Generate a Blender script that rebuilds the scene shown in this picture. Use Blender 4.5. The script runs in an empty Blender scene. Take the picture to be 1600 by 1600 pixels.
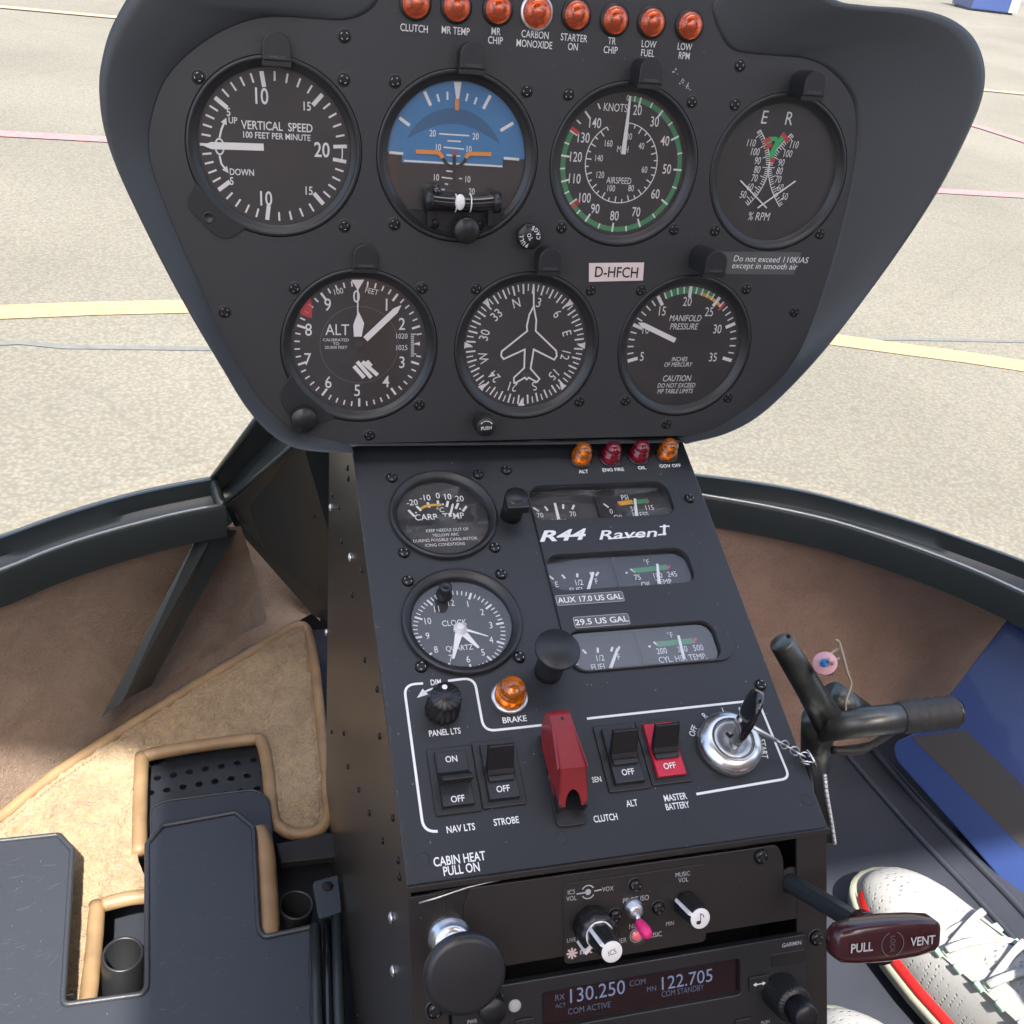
import bpy, bmesh, math, random
from mathutils import Vector as Vc, Matrix as Mx, noise
import mathutils.geometry as mg
random.seed(7)
sc = bpy.context.scene
COL = sc.collection
R = math.radians
# ------------------------------------------------------------ camera frame
F = 1562.6
cL = Vc((.965, -.042, .257)).normalized()
cV = Vc((-.064, .918, .392)); cV = (cV - cL*cV.dot(cL)).normalized()
cN = cL.cross(cV)
cG = math.cos(R(10))*cV + math.sin(R(10))*cN
cY = (-cG).cross(cL)
def c2w(d): return Vc((d.dot(cL), d.dot(cY), -d.dot(cG)))
CAM = Vc((0, 0, 1.5))
cam = bpy.data.objects.new('camera', bpy.data.cameras.new('camera')); COL.objects.link(cam)
mx = Mx((c2w(Vc((1, 0, 0))), c2w(Vc((0, -1, 0))), c2w(Vc((0, 0, -1))))).transposed().to_4x4()
mx.translation = CAM
cam.matrix_world = mx
cam.data.sensor_width = 36; cam.data.lens = F/1600*36
cam.data.clip_start = .02; cam.data.clip_end = 2000
sc.camera = cam
# ------------------------------------------------------------ light
SUN_EL, SUN_AZ = R(60), R(179)          # azimuth from +Y towards +X
wd = bpy.data.worlds.new("World"); sc.world = wd; wd.use_nodes = True
nt = wd.node_tree; bg = nt.nodes['Background']
sky = nt.nodes.new('ShaderNodeTexSky'); sky.sky_type = 'NISHITA'; sky.sun_disc = False
sky.sun_elevation = SUN_EL; sky.sun_rotation = SUN_AZ
sky.air_density = 1.0; sky.dust_density = 5
nt.links.new(sky.outputs[0], bg.inputs[0]); bg.inputs[1].default_value = .12
sl = bpy.data.lights.new('sun', 'SUN'); sl.energy = 3.0; sl.angle = R(1.2); sl.color = (1, .95, .87)
so = bpy.data.objects.new('sun', sl); COL.objects.link(so)
sd = Vc((math.sin(SUN_AZ)*math.cos(SUN_EL), math.cos(SUN_AZ)*math.cos(SUN_EL), math.sin(SUN_EL)))
so.rotation_euler = sd.to_track_quat('Z', 'Y').to_euler()
sc.view_settings.view_transform = 'Standard'; sc.view_settings.look = 'None'
sc.view_settings.exposure = 2.0; sc.view_settings.gamma = 1
sc.render.engine = 'CYCLES'
sc.cycles.max_bounces = 8; sc.cycles.transparent_max_bounces = 12
sc.cycles.caustics_reflective = False; sc.cycles.caustics_refractive = False
# ------------------------------------------------------------ pixel -> place
def ray(u, v): return c2w(Vc(((u-800)/F, (v-800)/F, 1)))
def at(u, v, depth):                   # point `depth` metres below the camera height
    d = ray(u, v); return CAM + d*(depth/-d.z)
def at_y(u, v, y):
    d = ray(u, v); return CAM + d*(y/d.y)
def frame(O, down):                    # plane frame: x right, y up the face, z out to the viewer
    x = Vc((1, 0, 0)); y = -down.normalized(); z = x.cross(y)
    m = Mx((x, y, z)).transposed().to_4x4(); m.translation = O; return m
def hit(fr, u, v, z=0.0):              # pixel -> local mm on the plane z (mm) of a frame
    i = fr.inverted(); o = i @ CAM; d = i.to_3x3() @ ray(u, v)
    t = (z*.001-o.z)/d.z; p = o+d*t
    return Vc((p.x*1000, p.y*1000))
PU = frame(CAM + c2w(Vc((0, 0, .6018))), c2w(cV))
cVd = math.cos(1.0517)*cV - math.sin(1.0517)*cN
PD = frame(CAM + c2w(Vc((0, 0, .5675))), c2w(cVd))
def w_on(fr, u, v, z=0.0):
    p = hit(fr, u, v, z); return fr @ Vc((p.x*.001, p.y*.001, z*.001))
cVr = math.cos(R(20))*cV - math.sin(R(20))*cN
_o = (w_on(PD, 637, 1392)+w_on(PD, 1295, 1297))/2
PR = frame(_o, c2w(cVr))
def sub(fr, u, v, z=0.0):              # frame moved to the pixel's point on plane z (origin on z=0)
    p = hit(fr, u, v, z); m = fr.copy(); m.translation = fr @ Vc((p.x*.001, p.y*.001, 0)); return m
def wframe(p, rz=0):
    m = Mx.Rotation(rz, 4, 'Z'); m.translation = p; return m
# ------------------------------------------------------------ materials
def lin(c): return tuple(((x/255)/12.92 if x/255 < .04045 else ((x/255+.055)/1.055)**2.4) for x in c)
def mat(name, col, rough=.5, metal=0, spec=.5, bump=0, bscale=400, var=0, vscale=60, coat=0, trans=0, sheen=0, detail=4, emit=0, dust=0):
    m = bpy.data.materials.new(name); m.use_nodes = True
    n = m.node_tree.nodes; l = m.node_tree.links; b = n['Principled BSDF']
    b.inputs['Base Color'].default_value = (*col, 1); b.inputs['Roughness'].default_value = rough
    b.inputs['Metallic'].default_value = metal; b.inputs['Specular IOR Level'].default_value = spec
    b.inputs['Coat Weight'].default_value = coat; b.inputs['Transmission Weight'].default_value = trans
    b.inputs['Sheen Weight'].default_value = sheen
    if emit: b.inputs['Emission Color'].default_value = (*col, 1); b.inputs['Emission Strength'].default_value = emit
    tc = n.new('ShaderNodeTexCoord')
    src = None
    if var:
        t = n.new('ShaderNodeTexNoise'); t.inputs['Scale'].default_value = vscale; t.inputs['Detail'].default_value = detail
        l.new(tc.outputs['Object'], t.inputs['Vector'])
        r = n.new('ShaderNodeMapRange'); r.inputs[1].default_value = .3; r.inputs[2].default_value = .7
        r.inputs[3].default_value = 1-var; r.inputs[4].default_value = 1+var
        l.new(t.outputs['Fac'], r.inputs[0])
        x = n.new('ShaderNodeMix'); x.data_type = 'RGBA'; x.blend_type = 'MULTIPLY'; x.inputs[0].default_value = 1
        x.inputs[6].default_value = (*col, 1); l.new(r.outputs[0], x.inputs[7]); src = x.outputs[2]
        l.new(src, b.inputs['Base Color'])
    if dust:
        v = n.new('ShaderNodeTexVoronoi'); v.inputs['Scale'].default_value = 170
        l.new(tc.outputs['Object'], v.inputs['Vector'])
        w = n.new('ShaderNodeTexWhiteNoise'); l.new(v.outputs['Color'], w.inputs['Vector'])
        th = n.new('ShaderNodeMath'); th.operation = 'MULTIPLY'; th.inputs[1].default_value = .07
        l.new(w.outputs['Value'], th.inputs[0])
        pw = n.new('ShaderNodeMath'); pw.operation = 'LESS_THAN'
        l.new(v.outputs['Distance'], pw.inputs[0]); l.new(th.outputs[0], pw.inputs[1])
        ml = n.new('ShaderNodeMath'); ml.operation = 'MULTIPLY'; ml.inputs[1].default_value = dust
        l.new(pw.outputs[0], ml.inputs[0])
        x = n.new('ShaderNodeMix'); x.data_type = 'RGBA'; l.new(ml.outputs[0], x.inputs[0])
        if src: l.new(src, x.inputs[6])
        else: x.inputs[6].default_value = (*col, 1)
        x.inputs[7].default_value = (.5, .5, .48, 1); l.new(x.outputs[2], b.inputs['Base Color'])
        # smudges in the gloss
        s = n.new('ShaderNodeTexNoise'); s.inputs['Scale'].default_value = 18; s.inputs['Detail'].default_value = 5
        l.new(tc.outputs['Object'], s.inputs['Vector'])
        rr = n.new('ShaderNodeMapRange'); rr.inputs[3].default_value = rough-.07; rr.inputs[4].default_value = rough+.1
        l.new(s.outputs['Fac'], rr.inputs[0]); l.new(rr.outputs[0], b.inputs['Roughness'])
    if bump:
        t = n.new('ShaderNodeTexNoise'); t.inputs['Scale'].default_value = bscale; t.inputs['Detail'].default_value = 3
        l.new(tc.outputs['Object'], t.inputs['Vector'])
        bp = n.new('ShaderNodeBump'); bp.inputs['Strength'].default_value = bump; bp.inputs['Distance'].default_value = .0005
        l.new(t.outputs['Fac'], bp.inputs['Height']); l.new(bp.outputs[0], b.inputs['Normal'])
    return m
M = {}
M['panel'] = mat('black_panel_paint', (.034, .035, .037), .42, bump=.12, bscale=1500, dust=.12)
M['deck'] = mat('black_deck_paint', (.021, .023, .027), .40, bump=.12, bscale=1500, dust=.3)
M['shroud'] = mat('black_moulded_shroud', (.046, .051, .057), .48, bump=.2, bscale=1800)
M['bezel'] = mat('black_bezel', (.019, .020, .022), .38)
M['dial'] = mat('dial_black', (.014, .013, .014), .6)
M['plastic'] = mat('black_plastic', (.014, .014, .015), .33, bump=.05, bscale=900)
M['matt'] = mat('matt_black', (.012, .012, .012), .7)
M['gloss'] = mat('gloss_black', (.010, .010, .012), .12, coat=.6)
M['screw'] = mat('blackened_screw', (.02, .02, .021), .3, metal=.6)
M['white'] = mat('white_print', (.80, .80, .78), .6)
M['grey'] = mat('grey_print', (.45, .46, .47), .6)
M['dimgrey'] = mat('dim_print', (.10, .105, .12), .6)
M['cream'] = mat('needle_white', (.85, .83, .80), .5)
M['green'] = mat('green_arc', (.035, .25, .09), .55)
M['green2'] = mat('bright_green_arc', (.02, .48, .12), .55)
M['yellow'] = mat('yellow_arc', (.75, .38, .03), .55)
M['red'] = mat('red_mark', (.55, .03, .04), .55)
M['orange'] = mat('orange_mark', (.85, .28, .04), .5)
M['blue'] = mat('horizon_blue', (.045, .20, .42), .6)
M['blue2'] = mat('horizon_deep_blue', (.03, .12, .25), .6)
M['earth'] = mat('horizon_brown', (.028, .022, .020), .6)
M['brownface'] = mat('dark_brown_paint', (.022, .0195, .0185), .36, bump=.15, bscale=1300, dust=.15)
M['sidemetal'] = mat('side_black_brown', (.034, .029, .024), .30, bump=.05, bscale=60)
M['chrome'] = mat('chrome', (.80, .80, .80), .27, metal=1)
M['steel'] = mat('brushed_steel', (.7, .7, .69), .38, metal=1, var=.15, vscale=300)
M['ambertail'] = mat('amber_lens', (1, .25, .01), .05, trans=.75, coat=.5)
M['redorange'] = mat('red_amber_lens', (.95, .16, .05), .06, trans=.75, coat=.5)
M['ruby'] = mat('ruby_lens', (.30, .004, .025), .05, trans=.6, coat=.5)
M['reflector'] = mat('lamp_reflector', (.9, .75, .55), .25, metal=.8)
M['redcover'] = mat('red_guard', (.24, .018, .022), .35, bump=.08, bscale=700, var=.12, vscale=50)
M['redrocker'] = mat('red_rocker', (.55, .015, .045), .35)
M['pink'] = mat('pink_sleeve', (.8, .03, .2), .4)
M['pinkdisc'] = mat('pink_washer', (.75, .42, .48), .5)
M['bluepin'] = mat('blue_pin', (.01, .22, .6), .4)
M['maroon'] = mat('dark_maroon_plastic', (.045, .010, .013), .22, coat=.3, bump=.05, bscale=300)
M['tag'] = mat('paper_tag', (.75, .62, .58), .6)
M['tape'] = mat('clear_tape_strip', (.085, .088, .085), .5)
M['ink'] = mat('black_ink', (.015, .015, .02), .6)
M['lbl'] = mat('dark_grey_label', (.12, .12, .12), .5)
M['framep'] = mat('dark_frame_paint', (.027, .033, .034), .30, bump=.05, bscale=500)
M['tubep'] = mat('scuffed_black_tube', (.10, .105, .10), .30, metal=.6, var=.35, vscale=45, bump=.08, bscale=200)
M['edgep'] = mat('frame_edge_glint', (.30, .32, .31), .25, metal=.5)  # pale tone stands for the sky highlight on the sill edges
M['tub'] = mat('scuffed_black_tray', (.030, .034, .042), .38, bump=.25, bscale=1200, dust=.3)
M['floorp'] = mat('dark_floor_plastic', (.032, .036, .047), .42, bump=.25, bscale=900, var=.15, vscale=14)
M['bluepan'] = mat('blue_vinyl', (.024, .05, .175), .35, coat=.2)
M['stripe'] = mat('dark_grey_stripe', (.045, .042, .041), .5)
M['piping'] = mat('tan_leather', (.27, .175, .09), .5, bump=.5, bscale=260, var=.2, vscale=40)
M['string'] = mat('old_string', (.35, .28, .20), .8)
M['tapewrap'] = mat('cloth_tape', (.035, .033, .032), .6, bump=.6, bscale=160)
M['screen'] = mat('dark_screen', (.018, .008, .010), .15)
M['lcd'] = bpy.data.materials.new('lcd_digits'); M['lcd'].use_nodes = True
_b = M['lcd'].node_tree.nodes['Principled BSDF']; _b.inputs['Base Color'].default_value = (.05, .06, .09, 1)
_b.inputs['Emission Color'].default_value = (.20, .25, .42, 1); _b.inputs['Emission Strength'].default_value = .16
M['lcd2'] = M['lcd'].copy(); M['lcd2'].name = 'lcd_small'; M['lcd2'].node_tree.nodes['Principled BSDF'].inputs['Emission Strength'].default_value = .05
M['led'] = mat('pink_led', (.75, .12, .16), .2, emit=.08)
M['sole'] = mat('pale_midsole', (.36, .37, .29), .5)
M['redstripe'] = mat('red_sole_stripe', (.75, .02, .02), .5)
M['lace'] = mat('white_laces', (.38, .39, .38), .7, bump=.5, bscale=900)
M['mint'] = mat('mint_loop', (.35, .62, .42), .6)
M['roof'] = mat('cabin_lining', (.35, .32, .29), .8)
M['seat'] = mat('seat_leather', (.62, .45, .37), .6)
M['skin'] = mat('warm_lining', (.60, .46, .40), .7)

def glassmat(name, tint, refl, rough, dirt=0):
    m = bpy.data.materials.new(name); m.use_nodes = True
    n = m.node_tree.nodes; l = m.node_tree.links; n.remove(n['Principled BSDF']); out = n['Material Output']
    t = n.new('ShaderNodeBsdfTransparent'); t.inputs[0].default_value = (*tint, 1)
    g = n.new('ShaderNodeBsdfGlossy'); g.inputs['Roughness'].default_value = rough
    fr = n.new('ShaderNodeFresnel'); fr.inputs[0].default_value = refl
    ge = n.new('ShaderNodeNewGeometry'); ma = n.new('ShaderNodeMath'); ma.operation = 'MULTIPLY_ADD'; ma.inputs[1].default_value = 1/refl-refl; ma.inputs[2].default_value = refl
    l.new(ge.outputs['Backfacing'], ma.inputs[0]); l.new(ma.outputs[0], fr.inputs[0])
    mi = n.new('ShaderNodeMixShader'); l.new(fr.outputs[0], mi.inputs[0]); l.new(t.outputs[0], mi.inputs[1]); l.new(g.outputs[0], mi.inputs[2])
    last = mi
    if dirt:
        d = n.new('ShaderNodeBsdfTranslucent' if dirt > .03 else 'ShaderNodeBsdfDiffuse'); d.inputs[0].default_value = (.8, .8, .8, 1)
        m2 = n.new('ShaderNodeMixShader'); tc = n.new('ShaderNodeTexCoord'); tx = n.new('ShaderNodeTexNoise')
        tx.inputs['Scale'].default_value = 6 if dirt > .03 else 45; tx.inputs['Detail'].default_value = 8; tx.inputs['Roughness'].default_value = .75
        l.new(tc.outputs['Object'], tx.inputs['Vector']); mr = n.new('ShaderNodeMapRange'); mr.inputs[1].default_value = .3; mr.inputs[2].default_value = .75
        mr.inputs[3].default_value = dirt*.5; mr.inputs[4].default_value = dirt*1.8; l.new(tx.outputs['Fac'], mr.inputs[0]); l.new(mr.outputs[0], m2.inputs[0])
        l.new(mi.outputs[0], m2.inputs[1]); l.new(d.outputs[0], m2.inputs[2]); last = m2
    l.new(last.outputs[0], out.inputs[0]); return m
M['glass'] = glassmat('instrument_glass', (.98, .98, .98), 1.85, .035, .014)
M['glass2'] = glassmat('strong_glare_glass', (.93, .95, .97), 2.1, .06)  # reflection strengthened to brighten the sky glare in the lowest gauge window
M['screenglass'] = glassmat('windscreen_plexiglas', (.97, .98, .98), 1.45, .02, .06)
def carpet(name, c1, c2, bs, st):
    m = mat(name, c1, .95, spec=.1, sheen=.25)
    n = m.node_tree.nodes; l = m.node_tree.links; b = n['Principled BSDF']; tc = n['Texture Coordinate'] if 'Texture Coordinate' in n else n.new('ShaderNodeTexCoord')
    t1 = n.new('ShaderNodeTexNoise'); t1.inputs['Scale'].default_value = 22; t1.inputs['Detail'].default_value = 8; t1.inputs['Roughness'].default_value = .7; t1.inputs['Distortion'].default_value = .8
    t2 = n.new('ShaderNodeTexNoise'); t2.inputs['Scale'].default_value = bs; t2.inputs['Detail'].default_value = 6; t2.inputs['Roughness'].default_value = .65; t2.inputs['Distortion'].default_value = 1.2
    for t in (t1, t2): l.new(tc.outputs['Object'], t.inputs['Vector'])
    a = n.new('ShaderNodeMath'); a.operation = 'ADD'; l.new(t1.outputs['Fac'], a.inputs[0]); l.new(t2.outputs['Fac'], a.inputs[1])
    r = n.new('ShaderNodeMapRange'); r.inputs[1].default_value = .75; r.inputs[2].default_value = 1.25; l.new(a.outputs[0], r.inputs[0])
    x = n.new('ShaderNodeMix'); x.data_type = 'RGBA'; x.inputs[6].default_value = (*c1, 1); x.inputs[7].default_value = (*c2, 1)
    l.new(r.outputs[0], x.inputs[0]); l.new(x.outputs[2], b.inputs['Base Color'])
    bp = n.new('ShaderNodeBump'); bp.inputs['Strength'].default_value = st; bp.inputs['Distance'].default_value = .004
    l.new(t2.outputs['Fac'], bp.inputs['Height']); l.new(bp.outputs[0], b.inputs['Normal'])
    return m
M['carpet'] = carpet('brown_pile_carpet', (.23, .155, .11), (.38, .28, .205), 420, .9)
M['carpet2'] = carpet('reddish_pile_carpet', (.215, .135, .10), (.31, .20, .15), 420, .5)
M['mat'] = carpet('tan_sheepskin', (.27, .175, .092), (.49, .35, .19), 260, 1)
def apron():
    m = mat('apron_concrete', (.3, .3, .3), .9, spec=.2)
    n = m.node_tree.nodes; l = m.node_tree.links; b = n['Principled BSDF']; tc = n['Texture Coordinate']
    rm = [(24, (.33, .32, .275), (.47, .46, .41)), ]
    t1 = n.new('ShaderNodeTexNoise'); t1.inputs['Scale'].default_value = 52; t1.inputs['Detail'].default_value = 9; t1.inputs['Roughness'].default_value = .72
    t2 = n.new('ShaderNodeTexNoise'); t2.inputs['Scale'].default_value = .55; t2.inputs['Detail'].default_value = 4
    t3 = n.new('ShaderNodeTexVoronoi'); t3.inputs['Scale'].default_value = 75
    for t in (t1, t2, t3): l.new(tc.outputs['Object'], t.inputs['Vector'])
    r = n.new('ShaderNodeMapRange'); r.inputs[1].default_value = .36; r.inputs[2].default_value = .64; l.new(t1.outputs['Fac'], r.inputs[0])
    x = n.new('ShaderNodeMix'); x.data_type = 'RGBA'; x.inputs[6].default_value = (.148, .138, .111, 1); x.inputs[7].default_value = (.182, .171, .139, 1)
    l.new(r.outputs[0], x.inputs[0])
    r2 = n.new('ShaderNodeMapRange'); r2.inputs[1].default_value = .35; r2.inputs[2].default_value = .65; r2.inputs[3].default_value = .86; r2.inputs[4].default_value = 1.08
    l.new(t2.outputs['Fac'], r2.inputs[0])
    y = n.new('ShaderNodeMix'); y.data_type = 'RGBA'; y.blend_type = 'MULTIPLY'; y.inputs[0].default_value = 1
    l.new(x.outputs[2], y.inputs[6]); l.new(r2.outputs[0], y.inputs[7])
    r3 = n.new('ShaderNodeMapRange'); r3.inputs[1].default_value = 0; r3.inputs[2].default_value = .7; r3.inputs[3].default_value = 1.15; r3.inputs[4].default_value = .8
    l.new(t3.outputs['Distance'], r3.inputs[0])
    z = n.new('ShaderNodeMix'); z.data_type = 'RGBA'; z.blend_type = 'MULTIPLY'; z.inputs[0].default_value = 1
    l.new(y.outputs[2], z.inputs[6]); l.new(r3.outputs[0], z.inputs[7])
    nd = n.new('ShaderNodeTexNoise'); nd.inputs['Scale'].default_value = 1.6; nd.inputs['Detail'].default_value = 6; l.new(tc.outputs['Object'], nd.inputs['Vector'])
    va = n.new('ShaderNodeMix'); va.data_type = 'VECTOR'; va.inputs[0].default_value = .16; l.new(tc.outputs['Object'], va.inputs[4]); l.new(nd.outputs['Color'], va.inputs[5])
    vc = n.new('ShaderNodeTexVoronoi'); vc.feature = 'DISTANCE_TO_EDGE'; vc.inputs['Scale'].default_value = .42; l.new(va.outputs[1], vc.inputs['Vector'])
    rc = n.new('ShaderNodeMapRange'); rc.inputs[1].default_value = .0; rc.inputs[2].default_value = .006; rc.inputs[3].default_value = .92; rc.inputs[4].default_value = 1; l.new(vc.outputs['Distance'], rc.inputs[0])
    st = n.new('ShaderNodeTexNoise'); st.inputs['Scale'].default_value = 1.1; st.inputs['Detail'].default_value = 7; st.inputs['Roughness'].default_value = .65; l.new(tc.outputs['Object'], st.inputs['Vector'])
    rs = n.new('ShaderNodeMapRange'); rs.inputs[1].default_value = .60; rs.inputs[2].default_value = .72; rs.inputs[3].default_value = 1; rs.inputs[4].default_value = .82; l.new(st.outputs['Fac'], rs.inputs[0])
    mu = n.new('ShaderNodeMath'); mu.operation = 'MULTIPLY'; l.new(rc.outputs[0], mu.inputs[0]); l.new(rs.outputs[0], mu.inputs[1])
    w = n.new('ShaderNodeMix'); w.data_type = 'RGBA'; w.blend_type = 'MULTIPLY'; w.inputs[0].default_value = 1; l.new(z.outputs[2], w.inputs[6]); l.new(mu.outputs[0], w.inputs[7])
    l.new(w.outputs[2], b.inputs['Base Color'])
    bp = n.new('ShaderNodeBump'); bp.inputs['Strength'].default_value = .4; bp.inputs['Distance'].default_value = .01
    l.new(t1.outputs['Fac'], bp.inputs['Height']); l.new(bp.outputs[0], b.inputs['Normal'])
    return m
M['apron'] = apron()
def paint(name, c):
    m = mat(name, c, .8, var=.16, vscale=26, detail=8); return m
M['pyellow'] = paint('worn_yellow_paint', (.34, .230, .11)); M['pred'] = paint('worn_red_paint', (.30, .135, .135))
M['porange'] = paint('worn_orange_paint', (.29, .22, .14)); M['darkline'] = paint('dark_line_paint', (.105, .110, .105))
def knit():
    m = mat('white_knit', (.72, .71, .68), .85, spec=.2)
    n = m.node_tree.nodes; l = m.node_tree.links; b = n['Principled BSDF']; tc = n['Texture Coordinate']
    v = n.new('ShaderNodeTexVoronoi'); v.inputs['Scale'].default_value = 240; v.inputs['Randomness'].default_value = .25
    mp = n.new('ShaderNodeMapping'); mp.inputs['Scale'].default_value = (1, .55, 1); mp.inputs['Rotation'].default_value = (0, 0, .6)
    l.new(tc.outputs['Object'], mp.inputs[0]); l.new(mp.outputs[0], v.inputs['Vector'])
    ns = n.new('ShaderNodeTexNoise'); ns.inputs['Scale'].default_value = 22; l.new(tc.outputs['Object'], ns.inputs['Vector'])
    th = n.new('ShaderNodeMapRange'); th.inputs[1].default_value = .42; th.inputs[2].default_value = .58; l.new(ns.outputs['Fac'], th.inputs[0])
    r = n.new('ShaderNodeMapRange'); r.inputs[1].default_value = .12; r.inputs[2].default_value = .34; r.inputs[3].default_value = .75; r.inputs[4].default_value = 0
    l.new(v.outputs['Distance'], r.inputs[0])
    mm = n.new('ShaderNodeMath'); mm.operation = 'MULTIPLY'; l.new(r.outputs[0], mm.inputs[0]); l.new(th.outputs[0], mm.inputs[1])
    x = n.new('ShaderNodeMix'); x.data_type = 'RGBA'; x.inputs[6].default_value = (.37, .37, .36, 1); x.inputs[7].default_value = (.19, .20, .20, 1)
    l.new(mm.outputs[0], x.inputs[0]); l.new(x.outputs[2], b.inputs['Base Color'])
    bp = n.new('ShaderNodeBump'); bp.inputs['Strength'].default_value = .6; bp.inputs['Distance'].default_value = .0015; bp.invert = True
    l.new(mm.outputs[0], bp.inputs['Height']); l.new(bp.outputs[0], b.inputs['Normal'])
    return m
M['knit'] = knit()
# ------------------------------------------------------------ mesh builder (mm, local to a frame)
_tc = {}
TK = 1.0
def settk(fr):                          # print sizes were read as px / 2.85
    global TK
    i = fr.inverted(); o = fr.translation
    def prj(p):
        q = cam.matrix_world.inverted() @ p; return Vc((F*q.x/-q.z, F*q.y/-q.z))
    TK = 2.85/((prj(fr @ Vc((0, .001, 0)))-prj(o)).length)
def textmesh(s, shear=0, bold=0):
    k = (s, shear, bold)
    if k in _tc: return _tc[k]
    cu = bpy.data.curves.new('t', 'FONT'); cu.body = s; cu.size = 1; cu.shear = shear; cu.offset = bold
    cu.resolution_u = 3; cu.align_x = 'CENTER'; cu.align_y = 'CENTER'; cu.space_line = 1
    ob = bpy.data.objects.new('t', cu); COL.objects.link(ob)
    me = ob.to_mesh()
    vs = [v.co.copy() for v in me.vertices]; fs = [tuple(p.vertices) for p in me.polygons]
    ob.to_mesh_clear(); bpy.data.objects.remove(ob); bpy.data.curves.remove(cu)
    if vs:
        x0 = min(v.x for v in vs); x1 = max(v.x for v in vs); y0 = min(v.y for v in vs); y1 = max(v.y for v in vs)
        for v in vs: v.x -= (x0+x1)/2; v.y -= (y0+y1)/2
        w = x1-x0
    else: w = 1
    h = 0
    if s != 'H': h = textmesh('H', 0, 0)[3]
    elif vs: h = y1-y0
    _tc[k] = (vs, fs, w, h); return _tc[k]
class B:
    def __init__(s): s.v = []; s.f = []; s.m = []; s.sm = []; s.ms = []
    def mi(s, m):
        if m not in s.ms: s.ms.append(m)
        return s.ms.index(m)
    def add(s, vs, fs, m, sm=False, T=None):
        o = len(s.v)
        s.v += [(T @ Vc(v)) if T else Vc(v) for v in vs]
        s.f += [tuple(i+o for i in f) for f in fs]; s.m += [s.mi(m)]*len(fs); s.sm += [sm]*len(fs)
        return s
    def box(s, x0, x1, y0, y1, z0, z1, m, T=None, bev=0):
        if bev:
            bm = bmesh.new(); bmesh.ops.create_cube(bm, size=1)
            for v in bm.verts: v.co = Vc(((x0+x1)/2+v.co.x*(x1-x0), (y0+y1)/2+v.co.y*(y1-y0), (z0+z1)/2+v.co.z*(z1-z0)))
            bmesh.ops.bevel(bm, geom=bm.edges[:], offset=bev, segments=2, affect='EDGES', profile=.7)
            bm.verts.index_update()
            s.add([v.co.copy() for v in bm.verts], [tuple(v.index for v in f.verts) for f in bm.faces], m, False, T); bm.free(); return s
        vs = [(x, y, z) for z in (z0, z1) for y in (y0, y1) for x in (x0, x1)]
        return s.add(vs, [(0, 2, 3, 1), (4, 5, 7, 6), (0, 1, 5, 4), (2, 6, 7, 3), (0, 4, 6, 2), (1, 3, 7, 5)], m, False, T)
    def lathe(s, prof, m, n=48, c=(0, 0), T=None, sm=True, fl=None, cap=True):
        # prof: (r,z) bottom to top; fl: flutes (count, depth)
        vs = []; fs = []
        for r, z in prof:
            for i in range(n):
                a = 2*math.pi*i/n; rr = r
                if fl and r > 0: rr = r*(1-fl[1]*(.5+.5*math.cos(a*fl[0]))) if r > fl[2] else r
                vs.append((c[0]+rr*math.cos(a), c[1]+rr*math.sin(a), z))
        for j in range(len(prof)-1):
            for i in range(n):
                a = j*n+i; b = j*n+(i+1) % n; fs.append((a, b, b+n, a+n))
        if cap:
            if prof[-1][0] > 0: fs.append(tuple((len(prof)-1)*n+i for i in range(n)))
            if prof[0][0] > 0: fs.append(tuple(reversed(range(n))))
        return s.add(vs, fs, m, sm, T)
    def ring(s, r0, r1, z, m, c=(0, 0), n=64, a0=0, a1=360):  # flat annulus sector; angle clockwise from up
        k = max(2, int(n*abs(a1-a0)/360)); vs = []; fs = []
        for i in range(k+1):
            a = R(a0+(a1-a0)*i/k)
            for r in (r0, r1): vs.append((c[0]+r*math.sin(a), c[1]+r*math.cos(a), z))
        for i in range(k): fs.append((2*i, 2*i+1, 2*i+3, 2*i+2))
        return s.add(vs, fs, m)
    def poly(s, pts, z, m):
        vs = [Vc((p[0], p[1], 0)) for p in pts]; t = mg.tessellate_polygon([vs])
        return s.add([(p[0], p[1], z) for p in pts], [tuple(x) for x in t], m)
    def disc(s, c, r, z, m, n=40, rx=None): return s.add([(c[0]+(rx or r)*math.cos(2*math.pi*i/n), c[1]+r*math.sin(2*math.pi*i/n), z) for i in range(n)], [tuple(range(n))], m)
    def line(s, pts, w, z, m, closed=False):
        P = [Vc((p[0], p[1])) for p in pts]; n = len(P); vs = []
        for i in range(n):
            a = P[i-1] if (i > 0 or closed) else P[i]; b = P[(i+1) % n] if (i < n-1 or closed) else P[i]
            d1 = (P[i]-a); d2 = (b-P[i])
            if d1.length < 1e-6: d1 = d2
            if d2.length < 1e-6: d2 = d1
            d1.normalize(); d2.normalize(); t = d1+d2
            if t.length < 1e-4: t = d1
            t.normalize(); k = 1/max(.5, t.dot(d1)); nn = Vc((-t.y, t.x))*w/2*k
            vs += [(P[i].x+nn.x, P[i].y+nn.y, z), (P[i].x-nn.x, P[i].y-nn.y, z)]
        fs = [(2*i, 2*i+1, 2*i+3, 2*i+2) for i in range(n-1)]
        if closed: fs.append((2*n-2, 2*n-1, 1, 0))
        return s.add(vs, fs, m)
    def tick(s, ang, r0, r1, w, z, m, c=(0, 0)):
        a = R(ang); d = (math.sin(a), math.cos(a))
        return s.line([(c[0]+d[0]*r0, c[1]+d[1]*r0), (c[0]+d[0]*r1, c[1]+d[1]*r1)], w, z, m)
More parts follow.
